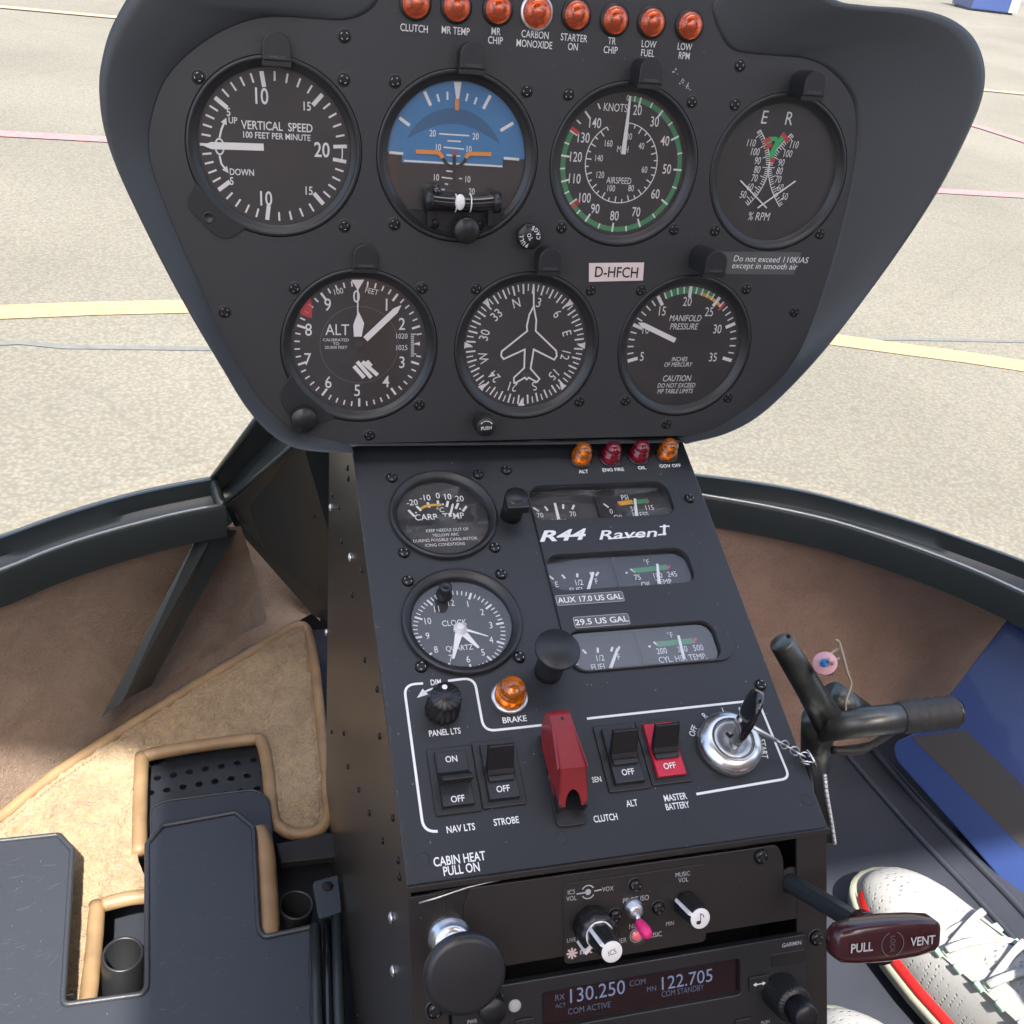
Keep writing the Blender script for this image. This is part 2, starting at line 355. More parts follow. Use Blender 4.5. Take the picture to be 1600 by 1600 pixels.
    def text(s, t, p, h, z, m, rot=0, sx=.82, shear=0, bold=.012, w=None):
        vs, fs, tw, th = textmesh(t, shear, bold)
        h = h*TK; w = w*TK if w else w
        k = h/th
        kx = (w/tw) if w else k*sx
        c, sn = math.cos(R(-rot)), math.sin(R(-rot)); o = []
        for v in vs:
            x, y = v.x*kx, v.y*k; o.append((p[0]+x*c-y*sn, p[1]+x*sn+y*c, z))
        return s.add(o, fs, m)
    def tube(s, pts, r, m, n=12, closed=False, caps=True, sm=True):
        P = [Vc(p) for p in pts]; k = len(P); rr = r if isinstance(r, (list, tuple)) else [r]*k
        vs = []; fs = []; up = None
        for i in range(k):
            a = P[i-1] if (i > 0 or closed) else P[i]; b = P[(i+1) % k] if (i < k-1 or closed) else P[i]
            d = (b-a).normalized()
            if up is None: up = d.orthogonal().normalized()
            up = (up-d*up.dot(d)); up = up.normalized() if up.length > 1e-6 else d.orthogonal().normalized()
            sd_ = d.cross(up)
            for j in range(n):
                an = 2*math.pi*j/n; vs.append(P[i]+up*(rr[i]*math.cos(an))+sd_*(rr[i]*math.sin(an)))
        for i in range(k if closed else k-1):
            for j in range(n):
                a = i*n+j; b = i*n+(j+1) % n; c = ((i+1) % k)*n+(j+1) % n; d = ((i+1) % k)*n+j; fs.append((a, b, c, d))
        if caps and not closed: fs += [tuple(reversed(range(n))), tuple((k-1)*n+j for j in range(n))]
        return s.add(vs, fs, m, sm)
    def sphere(s, c, r, m, n=20, k=12, sc_=(1, 1, 1)):
        vs = []; fs = []
        for i in range(k+1):
            th = math.pi*i/k
            for j in range(n):
                a = 2*math.pi*j/n; vs.append((c[0]+r*sc_[0]*math.sin(th)*math.cos(a), c[1]+r*sc_[1]*math.sin(th)*math.sin(a), c[2]+r*sc_[2]*math.cos(th)))
        for i in range(k):
            for j in range(n): fs.append((i*n+j, (i+1)*n+j, (i+1)*n+(j+1) % n, i*n+(j+1) % n))
        return s.add(vs, fs, m, True)
    def plate(s, loops, z0, z1, m, bev=0, T=None):
        cu = bpy.data.curves.new('p', 'CURVE'); cu.dimensions = '2D'; cu.fill_mode = 'BOTH'
        e = (z1-z0)/2; cu.extrude = max(e-bev, 1e-4); cu.bevel_depth = bev; cu.bevel_resolution = 2 if bev > .6 else 1; cu.offset = -bev
        for lp in loops:
            sp = cu.splines.new('POLY'); sp.points.add(len(lp)-1); sp.use_cyclic_u = True
            for q, p in zip(sp.points, lp): q.co = (p[0], p[1], 0, 1)
        ob = bpy.data.objects.new('p', cu); COL.objects.link(ob); me = ob.to_mesh()
        zc = (z0+z1)/2
        vs = [Vc((v.co.x, v.co.y, v.co.z+zc)) for v in me.vertices]; fs = [tuple(p.vertices) for p in me.polygons]
        ob.to_mesh_clear(); bpy.data.objects.remove(ob); bpy.data.curves.remove(cu)
        return s.add(vs, fs, m, False, T)
    def loft(s, loops, m, closed=True, cap0=False, cap1=False, sm=True):
        n = len(loops[0]); vs = [v for l in loops for v in l]; fs = []
        for i in range(len(loops)-1):
            for j in range(n if closed else n-1):
                a = i*n+j; b = i*n+(j+1) % n; fs.append((a, b, b+n, a+n))
        if cap0: fs.append(tuple(reversed(range(n))))
        if cap1: fs.append(tuple((len(loops)-1)*n+j for j in range(n)))
        return s.add(vs, fs, m, sm)
    def mesh(s, name, fix=True):
        me = bpy.data.meshes.new(name)
        me.from_pydata([v*.001 for v in s.v], [], s.f)
        for m in s.ms: me.materials.append(M[m])
        me.polygons.foreach_set('material_index', s.m); me.polygons.foreach_set('use_smooth', s.sm)
        me.update()
        return me
    def build(s, name, parent=None, fr=None):
        return link(s.mesh(name), name, parent, fr)
WM = {}
def link(data, name, parent=None, fr=None):
    o = bpy.data.objects.new(name, data); COL.objects.link(o)
    if fr is None: fr = WM[parent.name] if parent else Mx()
    WM[o.name] = fr.copy()
    if parent: o.parent = parent; o.matrix_basis = WM[parent.name].inverted() @ fr
    else: o.matrix_basis = fr
    return o
def tag(o, label=None, cat=None, group=None, kind=None):
    if label: o['label'] = label
    if cat: o['category'] = cat
    if group: o['group'] = group
    if kind: o['kind'] = kind
    return o
def thing(name, label, cat, fr, group=None):
    return tag(link(None, name, None, fr), label, cat, group)
def copy_tree(o, parent, fr):
    c = o.copy(); COL.objects.link(c); WM[c.name] = fr.copy()
    if parent: c.parent = parent; c.matrix_basis = WM[parent.name].inverted() @ fr
    else: c.matrix_basis = fr
    rel = WM[o.name].inverted()
    for ch in list(o.children): copy_tree(ch, c, fr @ (rel @ WM[ch.name]))
    return c
def crom(pts, n=8, closed=True):
    P = [Vc(p) for p in pts]; k = len(P); out = []
    for i in range(k if closed else k-1):
        g = lambda j: P[j % k] if closed else P[min(max(j, 0), k-1)]
        a, b, c, d = g(i-1), g(i), g(i+1), g(i+2)
        for j in range(n):
            t = j/n; out.append(.5*((2*b)+(c-a)*t+(2*a-5*b+4*c-d)*t*t+(3*b-a-3*c+d)*t**3))
    if not closed: out.append(P[-1])
    return out
def rrect(x0, x1, y0, y1, r, n=6):
    o = []
    for cx, cy, a0 in ((x1-r, y1-r, 0), (x0+r, y1-r, 90), (x0+r, y0+r, 180), (x1-r, y0+r, 270)):
        for i in range(n+1):
            a = R(a0+90*i/n); o.append((cx+r*math.cos(a), cy+r*math.sin(a)))
    return o
def circ(c, r, n=56): return [(c[0]+r*math.cos(2*math.pi*i/n), c[1]+r*math.sin(2*math.pi*i/n)) for i in range(n)]
def roundpoly(pts, r, n=6):
    P = [Vc(p[:2]) for p in pts]; o = []; k = len(P)
    rs = r if isinstance(r, (list, tuple)) else [r]*k
    for i in range(k):
        a, b, c = P[i-1], P[i], P[(i+1) % k]; rr = rs[i]
        if rr < .05: o.append(b); continue
        d1 = (a-b); d2 = (c-b); l = min(rr, d1.length*.45, d2.length*.45)
        p = b+d1.normalized()*l; q = b+d2.normalized()*l
        for j in range(n+1):
            t = j/n; o.append(p*(1-t)**2+b*2*t*(1-t)+q*t*t)
    return o
#==STRUCT==
def FH(depth): m = Mx(); m.translation = (0, 0, 1.5-depth); return m
def L_(fr, p): return (fr.inverted() @ p)*1000
def hp(fr, pts, z=0.0): return [hit(fr, u, v, z) for u, v in pts]
def h3(fr, u, v, z=0.0): p = hit(fr, u, v, z); return Vc((p.x, p.y, z))
# ------------------------------------------------------------ ground outside
bm = bmesh.new()
S = 900
me = bpy.data.meshes.new('apron'); me.from_pydata([(-S, -S, 0), (S, -S, 0), (S, S, 0), (-S, S, 0)], [], [(0, 1, 2, 3)]); me.materials.append(M['apron'])
tag(link(me, 'apron_ground'), kind='structure')
def marking(name, px, w, m, z=.004):
    b = B(); P = [Vc(((CAM.x+ray(u, v).x*(1.5/-ray(u, v).z))*1000, (CAM.y+ray(u, v).y*(1.5/-ray(u, v).z))*1000)) for u, v in px]
    b.line(P, w*1000, z*1000, m)
    tag(b.build(name), kind='structure')
marking('yellow_ground_line', [(-500, 530), (-250, 505), (0, 489), (150, 483), (290, 480), (500, 480), (800, 490), (1100, 510), (1290, 530), (1400, 545), (1500, 558), (1600, 573), (1750, 598), (1900, 625)], .125, 'pyellow')
marking('red_ground_line', [(-500, 178), (0, 210), (165, 219), (1480, 300), (1600, 307), (2100, 337)], .12, 'pred', .006)
marking('pink_ground_line', [(1400, 165), (1535, 201), (1600, 222), (1760, 275)], .12, 'pred', .008)
marking('orange_ground_line', [(-600, -40), (0, 12), (165, 27), (1540, 142), (1600, 148), (2200, 200)], .13, 'porange', .010)
marking('dark_ground_line', [(-500, 532), (0, 538), (30, 536), (100, 543), (330, 546), (900, 540), (1400, 530), (1600, 534), (1900, 530)], .03, 'darkline', .003)  # thin dark line drawn across the apron
# distant blue box at the top right corner
p = at(1545, 20, 1.5); fr = wframe(p, R(-9))
t = thing('equipment_box', 'dark blue equipment box with a pale grey end standing on the apron outside', 'box', fr)
b = B(); b.box(-420, 420, 0, 900, 40, 800, 'bluepan', bev=20); b.box(-400, 400, -14, 2, 300, 330, 'stripe'); b.build('box_body', t)
b = B(); b.box(422, 620, 0, 880, 40, 780, 'grey', bev=20); b.build('end_panel', t)
b = B(); b.box(-380, -300, 60, 840, 0, 42, 'matt'); b.build('skid', t); b = B(); b.box(300, 380, 60, 840, 0, 42, 'matt'); b.build('skid', t); b = B(); b.box(500, 560, 60, 840, 0, 42, 'matt'); b.build('skid', t)
# ------------------------------------------------------------ cabin shell behind and below
def world_mesh(name, faces_pts, m, thick=0, kind='structure', label=None, cat=None):
    b = B()
    for pts in faces_pts: b.add([p*1000 for p in pts], [tuple(range(len(pts)))], m)
    o = b.build(name)
    if thick: md = o.modifiers.new('s', 'SOLIDIFY'); md.thickness = thick; md.offset = 0
    return tag(o, label, cat, None, kind)
X0, X1 = -.42, .85
world_mesh('cabin_floor', [[Vc((X0-.1, -1, .70)), Vc((X1+.1, -1, .70)), Vc((X1+.1, 1.0, .70)), Vc((X0-.1, 1.0, .70))]], 'floorp', .02)
rf_ = Mx(); rf_.translation = (0, 0, 2.0)
b = B(); b.plate([rrect(-520, 960, -1300, 300, 60), rrect(-470, -78, -760, 5, 40), rrect(440, 900, -760, -230, 40), rrect(-470, 900, -1240, -830, 40)], 0, 30, 'roof')  # unseen roof; openings cut to place sun patches and light the seats
tag(b.build('cabin_roof_sun_mask', None, rf_), kind='structure')
world_mesh('rear_bulkhead', [[Vc((X0, -.75, .7)), Vc((X1, -.75, .7)), Vc((X1, -.95, 1.85)), Vc((X0, -.95, 1.85))]], 'skin', .04)
world_mesh('nose_bulkhead', [[Vc((.05, .95, .66)), Vc((.48, .95, .66)), Vc((.48, .93, .95)), Vc((.05, .93, .86))]], 'matt', .01)
world_mesh('cabin_side', [[Vc((X0, -1.1, .7)), Vc((X0, .45, .7)), Vc((X0, .45, 1.25)), Vc((X0, -1.1, 1.3))]], 'roof', .03)
world_mesh('cabin_side', [[Vc((X1, -1.1, .7)), Vc((X1, .35, .7)), Vc((X1, .35, 1.2)), Vc((X1, 0, 1.3)), Vc((X1, -.1, 1.85)), Vc((X1, -1.1, 1.85))]], 'roof', .03)
for sx_, lb in ((-.02, 'left hand tan leather seat behind the camera, outside the picture'), (.46, 'right hand tan leather seat behind the camera, outside the picture')):
    fr = wframe(Vc((sx_, -.35, .72))); t = thing('cockpit_seat', lb, 'seat', fr, 'front seats')
    b = B(); b.box(-210, 210, -190, 230, 180, 300, 'seat', bev=35); b.build('seat_cushion', t)
    b = B(); b.box(-210, 210, -270, -180, 300, 900, 'seat', bev=30); b.build('backrest', t)
    b = B(); b.box(-200, 200, -180, 220, 0, 178, 'matt', bev=10); b.build('seat_box', t)
# ------------------------------------------------------------ nose frame (windscreen sill)
D0, D1, D2 = .515, .535, .530
oL = [(-700, 1170), (-470, 1025), (-260, 925), (-120, 876), (0, 838), (75, 811), (150, 787), (225, 767), (300, 752), (333, 746)]
iL = [(-730, 1260), (-480, 1090), (-260, 985), (-120, 928), (0, 889), (75, 859), (150, 834), (250, 807), (315, 793), (351, 787)]
oR = [(760, 722), (900, 722), (1030, 734), (1085, 741), (1172, 752), (1262, 768), (1345, 790), (1431, 816), (1515, 845), (1600, 876), (1700, 918), (1830, 980)]
iR = [(760, 748), (900, 750), (1030, 762), (1097, 772), (1196, 789), (1296, 811), (1372, 834), (1448, 860), (1525, 890), (1600, 924), (1700, 972), (1830, 1045)]
fr = wframe(Vc((.2, .85, 1.5-D2)))
t = thing('windscreen_sill', 'dark painted curved sill frame along the lower edge of the windscreen', 'window frame', fr)
def resamp(P, n):
    P = crom([Vc((*p, 0)) for p in P], 12, False); d = [0]
    for i in range(1, len(P)): d.append(d[-1]+(P[i]-P[i-1]).length)
    o = []; j = 0
    for k in range(n):
        s_ = d[-1]*k/(n-1)
        while j < len(P)-2 and d[j+1] < s_: j += 1
        u = (s_-d[j])/max(1e-9, d[j+1]-d[j]); o.append(P[j].lerp(P[j+1], u))
    return [(p.x, p.y) for p in o]
bowbottom = {}
for nm, o_, i_ in (('L', oL, iL), ('R', oR, iR)):
    n = 40; O = resamp(o_, n); I = resamp(i_, n); b = B()
    A1 = [at(u, v, D0) for u, v in O]; A2 = [at(u, v, D2) for u, v in I]
    sec = []
    for k in range(n):
        a, c = A1[k], A2[k]; w = c-a; w.z = 0; wn = w.normalized()
        sec.append([a-wn*.006+Vc((0, 0, -.06)), a-wn*.006+Vc((0, 0, -.002)), a, a+wn*.004, a+wn*.006+Vc((0, 0, -.016)), a.lerp(c, .5)+Vc((0, 0, -.014)),
                    c-wn*.006+Vc((0, 0, -.008)), c-wn*.002, c+wn*.001+Vc((0, 0, -.001)), c+wn*.003+Vc((0, 0, -.004)), c+wn*.003+Vc((0, 0, -.036)), c-wn*.012+Vc((0, 0, -.040))])
    bowbottom[nm] = [s_[10].copy() for s_ in sec]
    b.loft([[L_(fr, p) for p in s_] for s_ in sec], 'framep', closed=True, cap0=True, cap1=True)
    o = b.build('sill_rail', t)
    md = o.modifiers.new('e', 'EDGE_SPLIT'); md.split_angle = R(40)
    b = B(); b.tube([L_(fr, p+Vc((0, 0, -.0012))) for p in A2], 1.9, 'edgep', 8); b.build('edge_glint', t)  # thin pale tube puts the sky glint into the edge colour
    b = B(); b.tube([L_(fr, p+Vc((0, 0, -.001))) for p in A1], 1.2, 'edgep', 8); b.build('edge_glint', t)
# central fork rising behind the panel
b = B()
A = at(333, 746, D0); Bp = at(351, 787, D2); C = at(405, 650, .41); D = at(470, 685, .41); E_ = at(366, 822, .575)
Aq = at(351, 787, .545)
def pan(pts, m='framep', dz=(0, 0, -.004)):
    P = [L_(fr, p) for p in pts]; Q = [L_(fr, p+Vc(dz)) for p in pts]; n = len(P)
    b.add(P+Q, [tuple(range(n)), tuple(range(2*n-1, n-1, -1))]+[(i, (i+1) % n+0, (i+1) % n+n, i+n) for i in range(n)], m)
lipO = [L_(fr, p) for p in (A, A.lerp(C, .5), C)]
b.tube(lipO, 3, 'framep', 8); b.tube([L_(fr, A+Vc((0, 0, -.004))), L_(fr, A.lerp(Bp, .5)+Vc((0, 0, -.012))), L_(fr, Bp+Vc((0, 0, -.004)))], 5.5, 'framep', 12)
m1 = at(343, 768, .548); m2 = at(437, 668, .43)
pan([A, m1, m2, C]); pan([m1, Bp, D, m2])
b.tube([L_(fr, Bp), L_(fr, D)], 2.2, 'framep', 8)
P8 = [at(u, v, d) for u, v, d in ((336, 752, .535), (362, 752, .53), (384, 800, .57), (348, 826, .59))]
pan([p+Vc((0, .004, -.004)) for p in P8], 'framep', (0, .004, -.002))
b.build('centre_fork', t)
b = B()
G0 = at(490, 962, .715); G1 = at(560, 990, .72); T1 = at(560, 690, .42); T0 = at(470, 685, .413)
pan([Bp+Vc((.001, 0, -.002)), E_, G0, G1, T1, T0+Vc((.001, 0, -.002))], 'framep', (.002, .004, 0))
b.build('gusset_plate', t)
b = B()
s0, s1 = at(314, 826, .580), at(158, 1122, .735); r0, r1 = at(370, 828, .583), at(236, 1072, .735); q0, q1 = at(340, 822, .572), at(192, 1095, .722)
s0, s1, r0, r1, q0, q1 = [CAM+(p-CAM)*.972 for p in (s0, s1, r0, r1, q0, q1)]
dn = Vc((.0, .02, -.012))
pan([s0, q0, q1, s1], 'framep', dn); pan([q0, r0, r1, q1], 'framep', dn)
b.build('strut', t)
# windscreen bubble: fixed into the sill
fr = wframe(Vc((.2, .1, 1.0)))
b = B(); secs = []
NS = 49
for k, (z, rx, ry, oy) in enumerate([(1.5-.52, .745, .825, 0), (1.2, .79, .87, -.01), (1.4, .80, .86, -.04), (1.6, .78, .78, -.08), (1.8, .72, .62, -.13), (1.93, .62, .40, -.18), (2.0, .5, .2, -.22)]):
    secs.append([L_(fr, Vc((.2+rx*math.cos(R(8+164*i/(NS-1))), .1+oy+ry*math.sin(R(8+164*i/(NS-1))), z))) for i in range(NS)])
b.loft(secs, 'screenglass', closed=False)
tag(b.build('windscreen', None, fr), 'clear plexiglas windscreen bubble rising from the dark sill in front of the apron', 'windscreen')
# ------------------------------------------------------------ nose lining (brown carpet)
def lining(name, label, top, bot, m, ny=26, jit=.0015):
    fr = wframe(bot[len(bot)//2]); b = B(); n = len(top); rows = []
    for j in range(ny+1):
        t_ = j/ny; row = []
        for i in range(n):
            p = top[i].lerp(bot[i], t_); bulge = math.sin(math.pi*t_)*.018
            p = p+Vc((0, bulge, 0)); q = noise.noise_vector(p*60); row.append(L_(fr, p+q*jit))
        rows.append(row)
    b.loft(rows, m, closed=False)
    return tag(b.build(name, None, fr), label, 'carpet')
n = 40
bl = bowbottom['L']
botpx = resamp([(-780, 1950), (-560, 1730), (-330, 1530), (-160, 1400), (0, 1275), (90, 1205), (180, 1140), (300, 1062), (420, 985)], n)
topL = [p+Vc((0, .006, .008)) for p in bl]
topL = topL[:-1]+[topL[-1]+Vc((.012, .0, 0))]
lining('nose_carpet', 'grey brown pile carpet lining the nose left of the black strut and console', topL, [at(u, v, .755) for u, v in botpx], 'carpet')
tp = resamp([(345, 800), (372, 825), (430, 890), (500, 970)], 14)
bp_ = resamp([(190, 1135), (280, 1075), (400, 1005), (505, 950)], 14)
lining('nose_carpet', 'small triangle of brown carpet between the black strut and the gusset plate', [at(u, v, .60+.012*i) for i, (u, v) in enumerate(tp)], [at(u, v, .75) for u, v in bp_], 'carpet', 14)
br = bowbottom['R']
botR = resamp([(900, 1170), (1010, 1180), (1130, 1190), (1200, 1192), (1300, 1185), (1390, 1165), (1480, 1110), (1560, 1040), (1640, 1000), (1750, 1010), (1850, 1060)], n)
lining('nose_carpet', 'reddish brown carpet lining the nose right of the console', [p+Vc((0, .006, .008)) for p in br], [at(u, v, .80 if i < 22 else .80-.010*(i-22)) for i, (u, v) in enumerate(botR)], 'carpet2')
# ------------------------------------------------------------ left footwell: mat, pedal plate, trays, sockets
fm = FH(.735)
MAT = [(-260, 1480), (-90, 1345), (0, 1278), (75, 1218), (150, 1168), (235, 1115), (320, 1062), (400, 1015), (440, 990), (464, 978), (480, 985), (490, 1030), (498, 1100), (507, 1190), (513, 1262), (505, 1290), (483, 1302), (455, 1302), (434, 1290), (426, 1268), (420, 1215), (412, 1165), (402, 1152), (330, 1162), (245, 1176), (220, 1184), (216, 1250), (216, 1345), (235, 1395), (200, 1402), (165, 1410), (146, 1420), (142, 1480), (134, 1570), (90, 1620), (-260, 1640)]
wm = fm.copy(); wm.translation = at(250, 1200, .735)
t = thing('floor_mat', 'tan sheepskin floor mat edged with leather piping, half in sunlight', 'mat', wm)
P = hp(wm, MAT)
b = B()
# bumpy top via grid fill: triangulated plate plus subdivided top
bmx = bmesh.new(); vs = [bmx.verts.new((p.x*.001, p.y*.001, 0)) for p in P]; f = bmx.faces.new(vs)
bmesh.ops.triangulate(bmx, faces=[f], ngon_method='EAR_CLIP')
for _ in range(8):
    es = [e for e in bmx.edges if e.calc_length() > .0065]
    if not es: break
    bmesh.ops.subdivide_edges(bmx, edges=es, cuts=1); bmesh.ops.triangulate(bmx, faces=[f for f in bmx.faces if len(f.verts) > 3])
for v in bmx.verts:
    q = Vc((v.co.x, v.co.y, 0)); v.co.z = .0026*noise.noise(q*85+Vc((3, 1, 0)))+.0026*noise.noise(q*230)+.002
bmx.normal_update()
me = bpy.data.meshes.new('mat_pile'); bmx.to_mesh(me); bmx.free(); me.materials.append(M['mat'])
if me.polygons[0].normal.z < 0: me.flip_normals()
for p_ in me.polygons: p_.use_smooth = True
link(me, 'mat_pile', t)
b = B(); b.plate([[tuple(p) for p in P]], -8, -1.5, 'piping'); b.build('mat_backing', t)
def piping(parent, px, r=5.5, z=1.0, fr_=None):
    fr_ = fr_ or WM[parent.name]
    Q = crom([h3(fr_, u, v, z) for u, v in px], 5, False)
    b = B(); b.tube(Q, [r*(1+.06*noise.noise(q*.06)) for q in Q], 'piping', 12); return b.build('piping', parent)
piping(t, [MAT[i] for i in range(1, 23)])
piping(t, [(425, 1285), (420, 1215), (412, 1168), (404, 1154)], 6)
piping(t, [(404, 1154), (330, 1163), (245, 1177), (226, 1183)], 6)
piping(t, [(222, 1180), (219, 1250), (218, 1335)], 6.5)
piping(t, [(235, 1400), (200, 1404), (160, 1414)], 6)
piping(t, [(152, 1412), (147, 1480), (138, 1560), (132, 1600)], 6.5)
sb = B(); SP = crom([h3(wm, u, v, 3.2) for u, v in [MAT[i] for i in range(1, 23)]], 12, False)
for i in range(0, len(SP)-1):
    d = (SP[i+1]-SP[i]); 
    if d.length < .3: continue
    nn = Vc((-d.y, d.x, 0)).normalized(); q = SP[i]-nn*8.5; sb.tube([q+nn*noise.noise(q*.3)*1.2, q+d*.55+nn*noise.noise(q*.3+d)*1.2], .45, 'string', 5)
sb.build('stitching', t)
# under floor
fu = FH(.79); um = fu.copy(); um.translation = at(300, 1400, .79)
b = B(); b.plate([hp(um, [(-300, 1500), (200, 1100), (560, 900), (620, 1200), (640, 1750), (-300, 1800)])], -4, 0, 'matt')
tag(b.build('under_floor', None, um), kind='structure')
# perforated plate
pp = FH(.755); pm = pp.copy(); pm.translation = at(320, 1220, .755)
t = thing('heel_plate', 'dark perforated metal heel plate framed by the leather piping of the mat', 'plate', pm)
b = B(); holes = []
def bil(u, v):  # px inside the plate quad
    a = Vc((222, 1196)).lerp(Vc((412, 1158)), u); c = Vc((232, 1290)).lerp(Vc((425, 1262)), u); return a.lerp(c, v)
for r_ in range(5):
    for c_ in range(8):
        q = bil((c_+.35+(.5 if r_ % 2 else 0))/7.6, (r_+.15)/4.6); holes.append(circ(hit(pm, q.x, q.y), 3.4, 18))
b.plate([hp(pm, [(215, 1175), (425, 1140), (440, 1290), (225, 1330)])]+holes, -1.6, 0, 'tub'); b.build('perforated_sheet', t)
# trays
def traypart(name, label, cat, px, depth, r, m='tub', rim=2.2, base=(300, 1450), scr=False):
    f_ = FH(depth); f_.translation = at(*base, depth)
    P = roundpoly(hp(f_, px), r); t = thing(name, label, cat, f_)
    b = B(); b.plate([P], -2.5, 0, m, bev=.5)
    if scr:
        rt_ = random.Random(5)
        for k in range(90):
            c = hit(f_, rt_.uniform(-40, 92), rt_.uniform(1335, 1590)) if k % 3 else hit(f_, rt_.uniform(240, 390), rt_.uniform(1310, 1600)); a = rt_.uniform(-.5, .9); ln = rt_.uniform(.5, 11)
            b.line([(c.x+ln*t_*math.cos(a+.12*t_), c.y+ln*t_*math.sin(a+.12*t_)) for t_ in (0, .3, .6, 1)], rt_.uniform(.06, .22), .03+rt_.random()*.03, 'dimgrey')
    b.build('tray_sheet', t)
    b = B(); Q = [Vc((p[0], p[1], .4)) for p in P]; b.tube(Q, rim, m, 8, closed=True); b.build('rolled_edge', t)
    return t
traypart('tray_insert', 'plain grey plastic panel with rounded corners behind the cut-out tray', 'panel', [(236, 1330), (236, 1262), (258, 1252), (398, 1234), (420, 1248), (428, 1330)], .725, [0, 9, 9, 9, 9, 0], rim=1, base=(320, 1290))
TR = [(-300, 1345), (92, 1305), (113, 1328), (98, 1571), (222, 1554), (230, 1543), (230, 1319), (254, 1291), (368, 1270), (396, 1293), (404, 1452), (412, 1465), (488, 1449), (486, 1500), (492, 1800), (-300, 1900)]
tray = traypart('footwell_tray', 'scuffed dark grey plastic tray with square cut-outs lying over the tan mat', 'tray', TR, .69, [0, 2, 2, 5, 5, 3, 2, 2, 2, 2, 4, 5, 2, 1, 0, 0], scr=True)
# channel beside console
f_ = FH(.685); f_.translation = at(510, 1500, .685)
t = thing('seat_rail', 'black grooved metal rail beside the console with a bolted tab at its end', 'rail', f_)
b = B(); P0 = [(470, 1462), (497, 1432), (530, 1430), (534, 1500), (548, 1640), (560, 1900)]; P1 = [(486, 1470), (486, 1530), (492, 1640), (500, 1900)]
q = hp(f_, [(486, 1452), (530, 1430), (555, 1900), (500, 1900)])
b.plate([q], -30, -4, 'matt')
for du in (0, 18, 34):
    e = [h3(f_, 492+du, 1447-du*.45, 0), h3(f_, 495+du, 1560, 0), h3(f_, 503+du*1.2, 1900, 0)]
    b.tube(e, 4.2 if du != 18 else 3, 'gloss' if du == 18 else 'framep', 10)
b.build('channel', t)
b = B(); b.plate([roundpoly(hp(f_, [(488, 1378), (528, 1366), (534, 1425), (498, 1436)], 4), 3)], -2, 4, 'framep', bev=.6); b.build('tab', t)
b = B(); c = hit(f_, 512, 1384, 5); b.lathe([(4.5, 3), (4.5, 5), (3, 6.5), (0, 6.8)], 'screw', 6, c=c, sm=False); b.build('bolt', t)
b = B(); b.plate([hp(f_, [(432, 1318), (520, 1300), (527, 1338), (440, 1348)], -38)], -46, -38, 'matt', bev=1); b.build('cross_strip', t)
for (u, v, rr, lb) in ((192, 1490, 15.0, 'dark hollow tube end in the square cut-out of the tray'), (463, 1413, 14, 'dark hollow tube end between the tray and the console')):
    f_ = FH(.715); f_.translation = at(u, v, .715)
    t = thing('control_socket', lb, 'tube', f_, 'hollow control sockets')
    b = B(); b.lathe([(rr, -70), (rr, -1), (rr-.5, 0), (rr-1.8, 0), (rr-2.3, -1), (rr-2.3, -60), (0, -60)], 'bezel', 40, T=Mx.Rotation(R(6), 4, 'Y'), cap=False); b.build('tube_wall', t)
    b = B(); b.lathe([(rr+5, -75), (rr+5, -71), (rr+.2, -70)], 'matt', 32); b.build('flange', t)
f_ = FH(.70); f_.translation = at(415, 1380, .70)
t = thing('leather_strip', 'padded tan leather edge strip showing past the right side of the tray', 'strip', f_)
b = B(); b.tube(crom([h3(f_, 402, 1300, 0), h3(f_, 412, 1330, 0), h3(f_, 417, 1400, 0), h3(f_, 420, 1480, 0)], 6, False), 9, 'piping', 14); b.build('padding', t)
# ------------------------------------------------------------ right footwell
f_ = FH(.79); f_.translation = at(1400, 1300, .79)
b = B(); b.plate([hp(f_, [(1080, 1180), (1400, 1130), (1750, 1150), (2000, 1500), (1900, 2300), (1000, 2300)])], -3, 0, 'floorp')
for (a, c) in (((1330, 1180), (1620, 1500)), ((1368, 1172), (1660, 1475)), ((1290, 1500), (1420, 1600))):
    pass
e = [h3(f_, 1318, 1172, 1), h3(f_, 1420, 1290, 1), h3(f_, 1560, 1440, 1), h3(f_, 1800, 1720, 1)]; b.tube(crom(e, 6, False), 4, 'floorp', 10)
e = [h3(f_, 1362, 1168, 1), h3(f_, 1470, 1290, 1), h3(f_, 1600, 1425, 1), h3(f_, 1800, 1650, 1)]; b.tube(crom(e, 6, False), 5, 'floorp', 10)
tag(b.build('footwell_floor', None, f_), kind='structure')
# blue panel
P0, P1, P2 = at(1578, 962, .60), at(1396, 1182, .755), at(1610, 1425, .80)
xn = (P1-P0).normalized(); zn = xn.cross(P2-P1).normalized(); zn = zn if zn.dot(CAM-P0) > 0 else -zn
yn = zn.cross(xn); fb = Mx((xn, yn, zn)).transposed().to_4x4(); fb.translation = P1
t = thing('blue_panel', 'blue vinyl covered panel with a dark grey diagonal band at the right edge', 'panel', fb)
P = hp(fb, [(1578, 962), (1486, 1082), (1440, 1140), (1396, 1160), (1398, 1186), (1500, 1300), (1604, 1420), (1720, 1560), (1900, 1500), (1800, 960), (1640, 960)])
b = B(); b.plate([roundpoly(P, [2, 3, 10, 14, 14, 3, 3, 3, 3, 3, 3])], -22, 0, 'bluepan', bev=1.5); b.build('panel_body', t)
b = B(); b.poly(hp(fb, [(1424, 1152), (1508, 1140), (1600, 1230), (1700, 1328), (1820, 1450), (1760, 1500), (1600, 1327)], .5), .5, 'stripe'); b.build('dark_band', t)
b = B(); b.tube([h3(fb, 1578, 965, 2), h3(fb, 1600, 985, 2), h3(fb, 1660, 1040, 2)], 3, 'bluepan', 10); b.build('raised_edge', t)
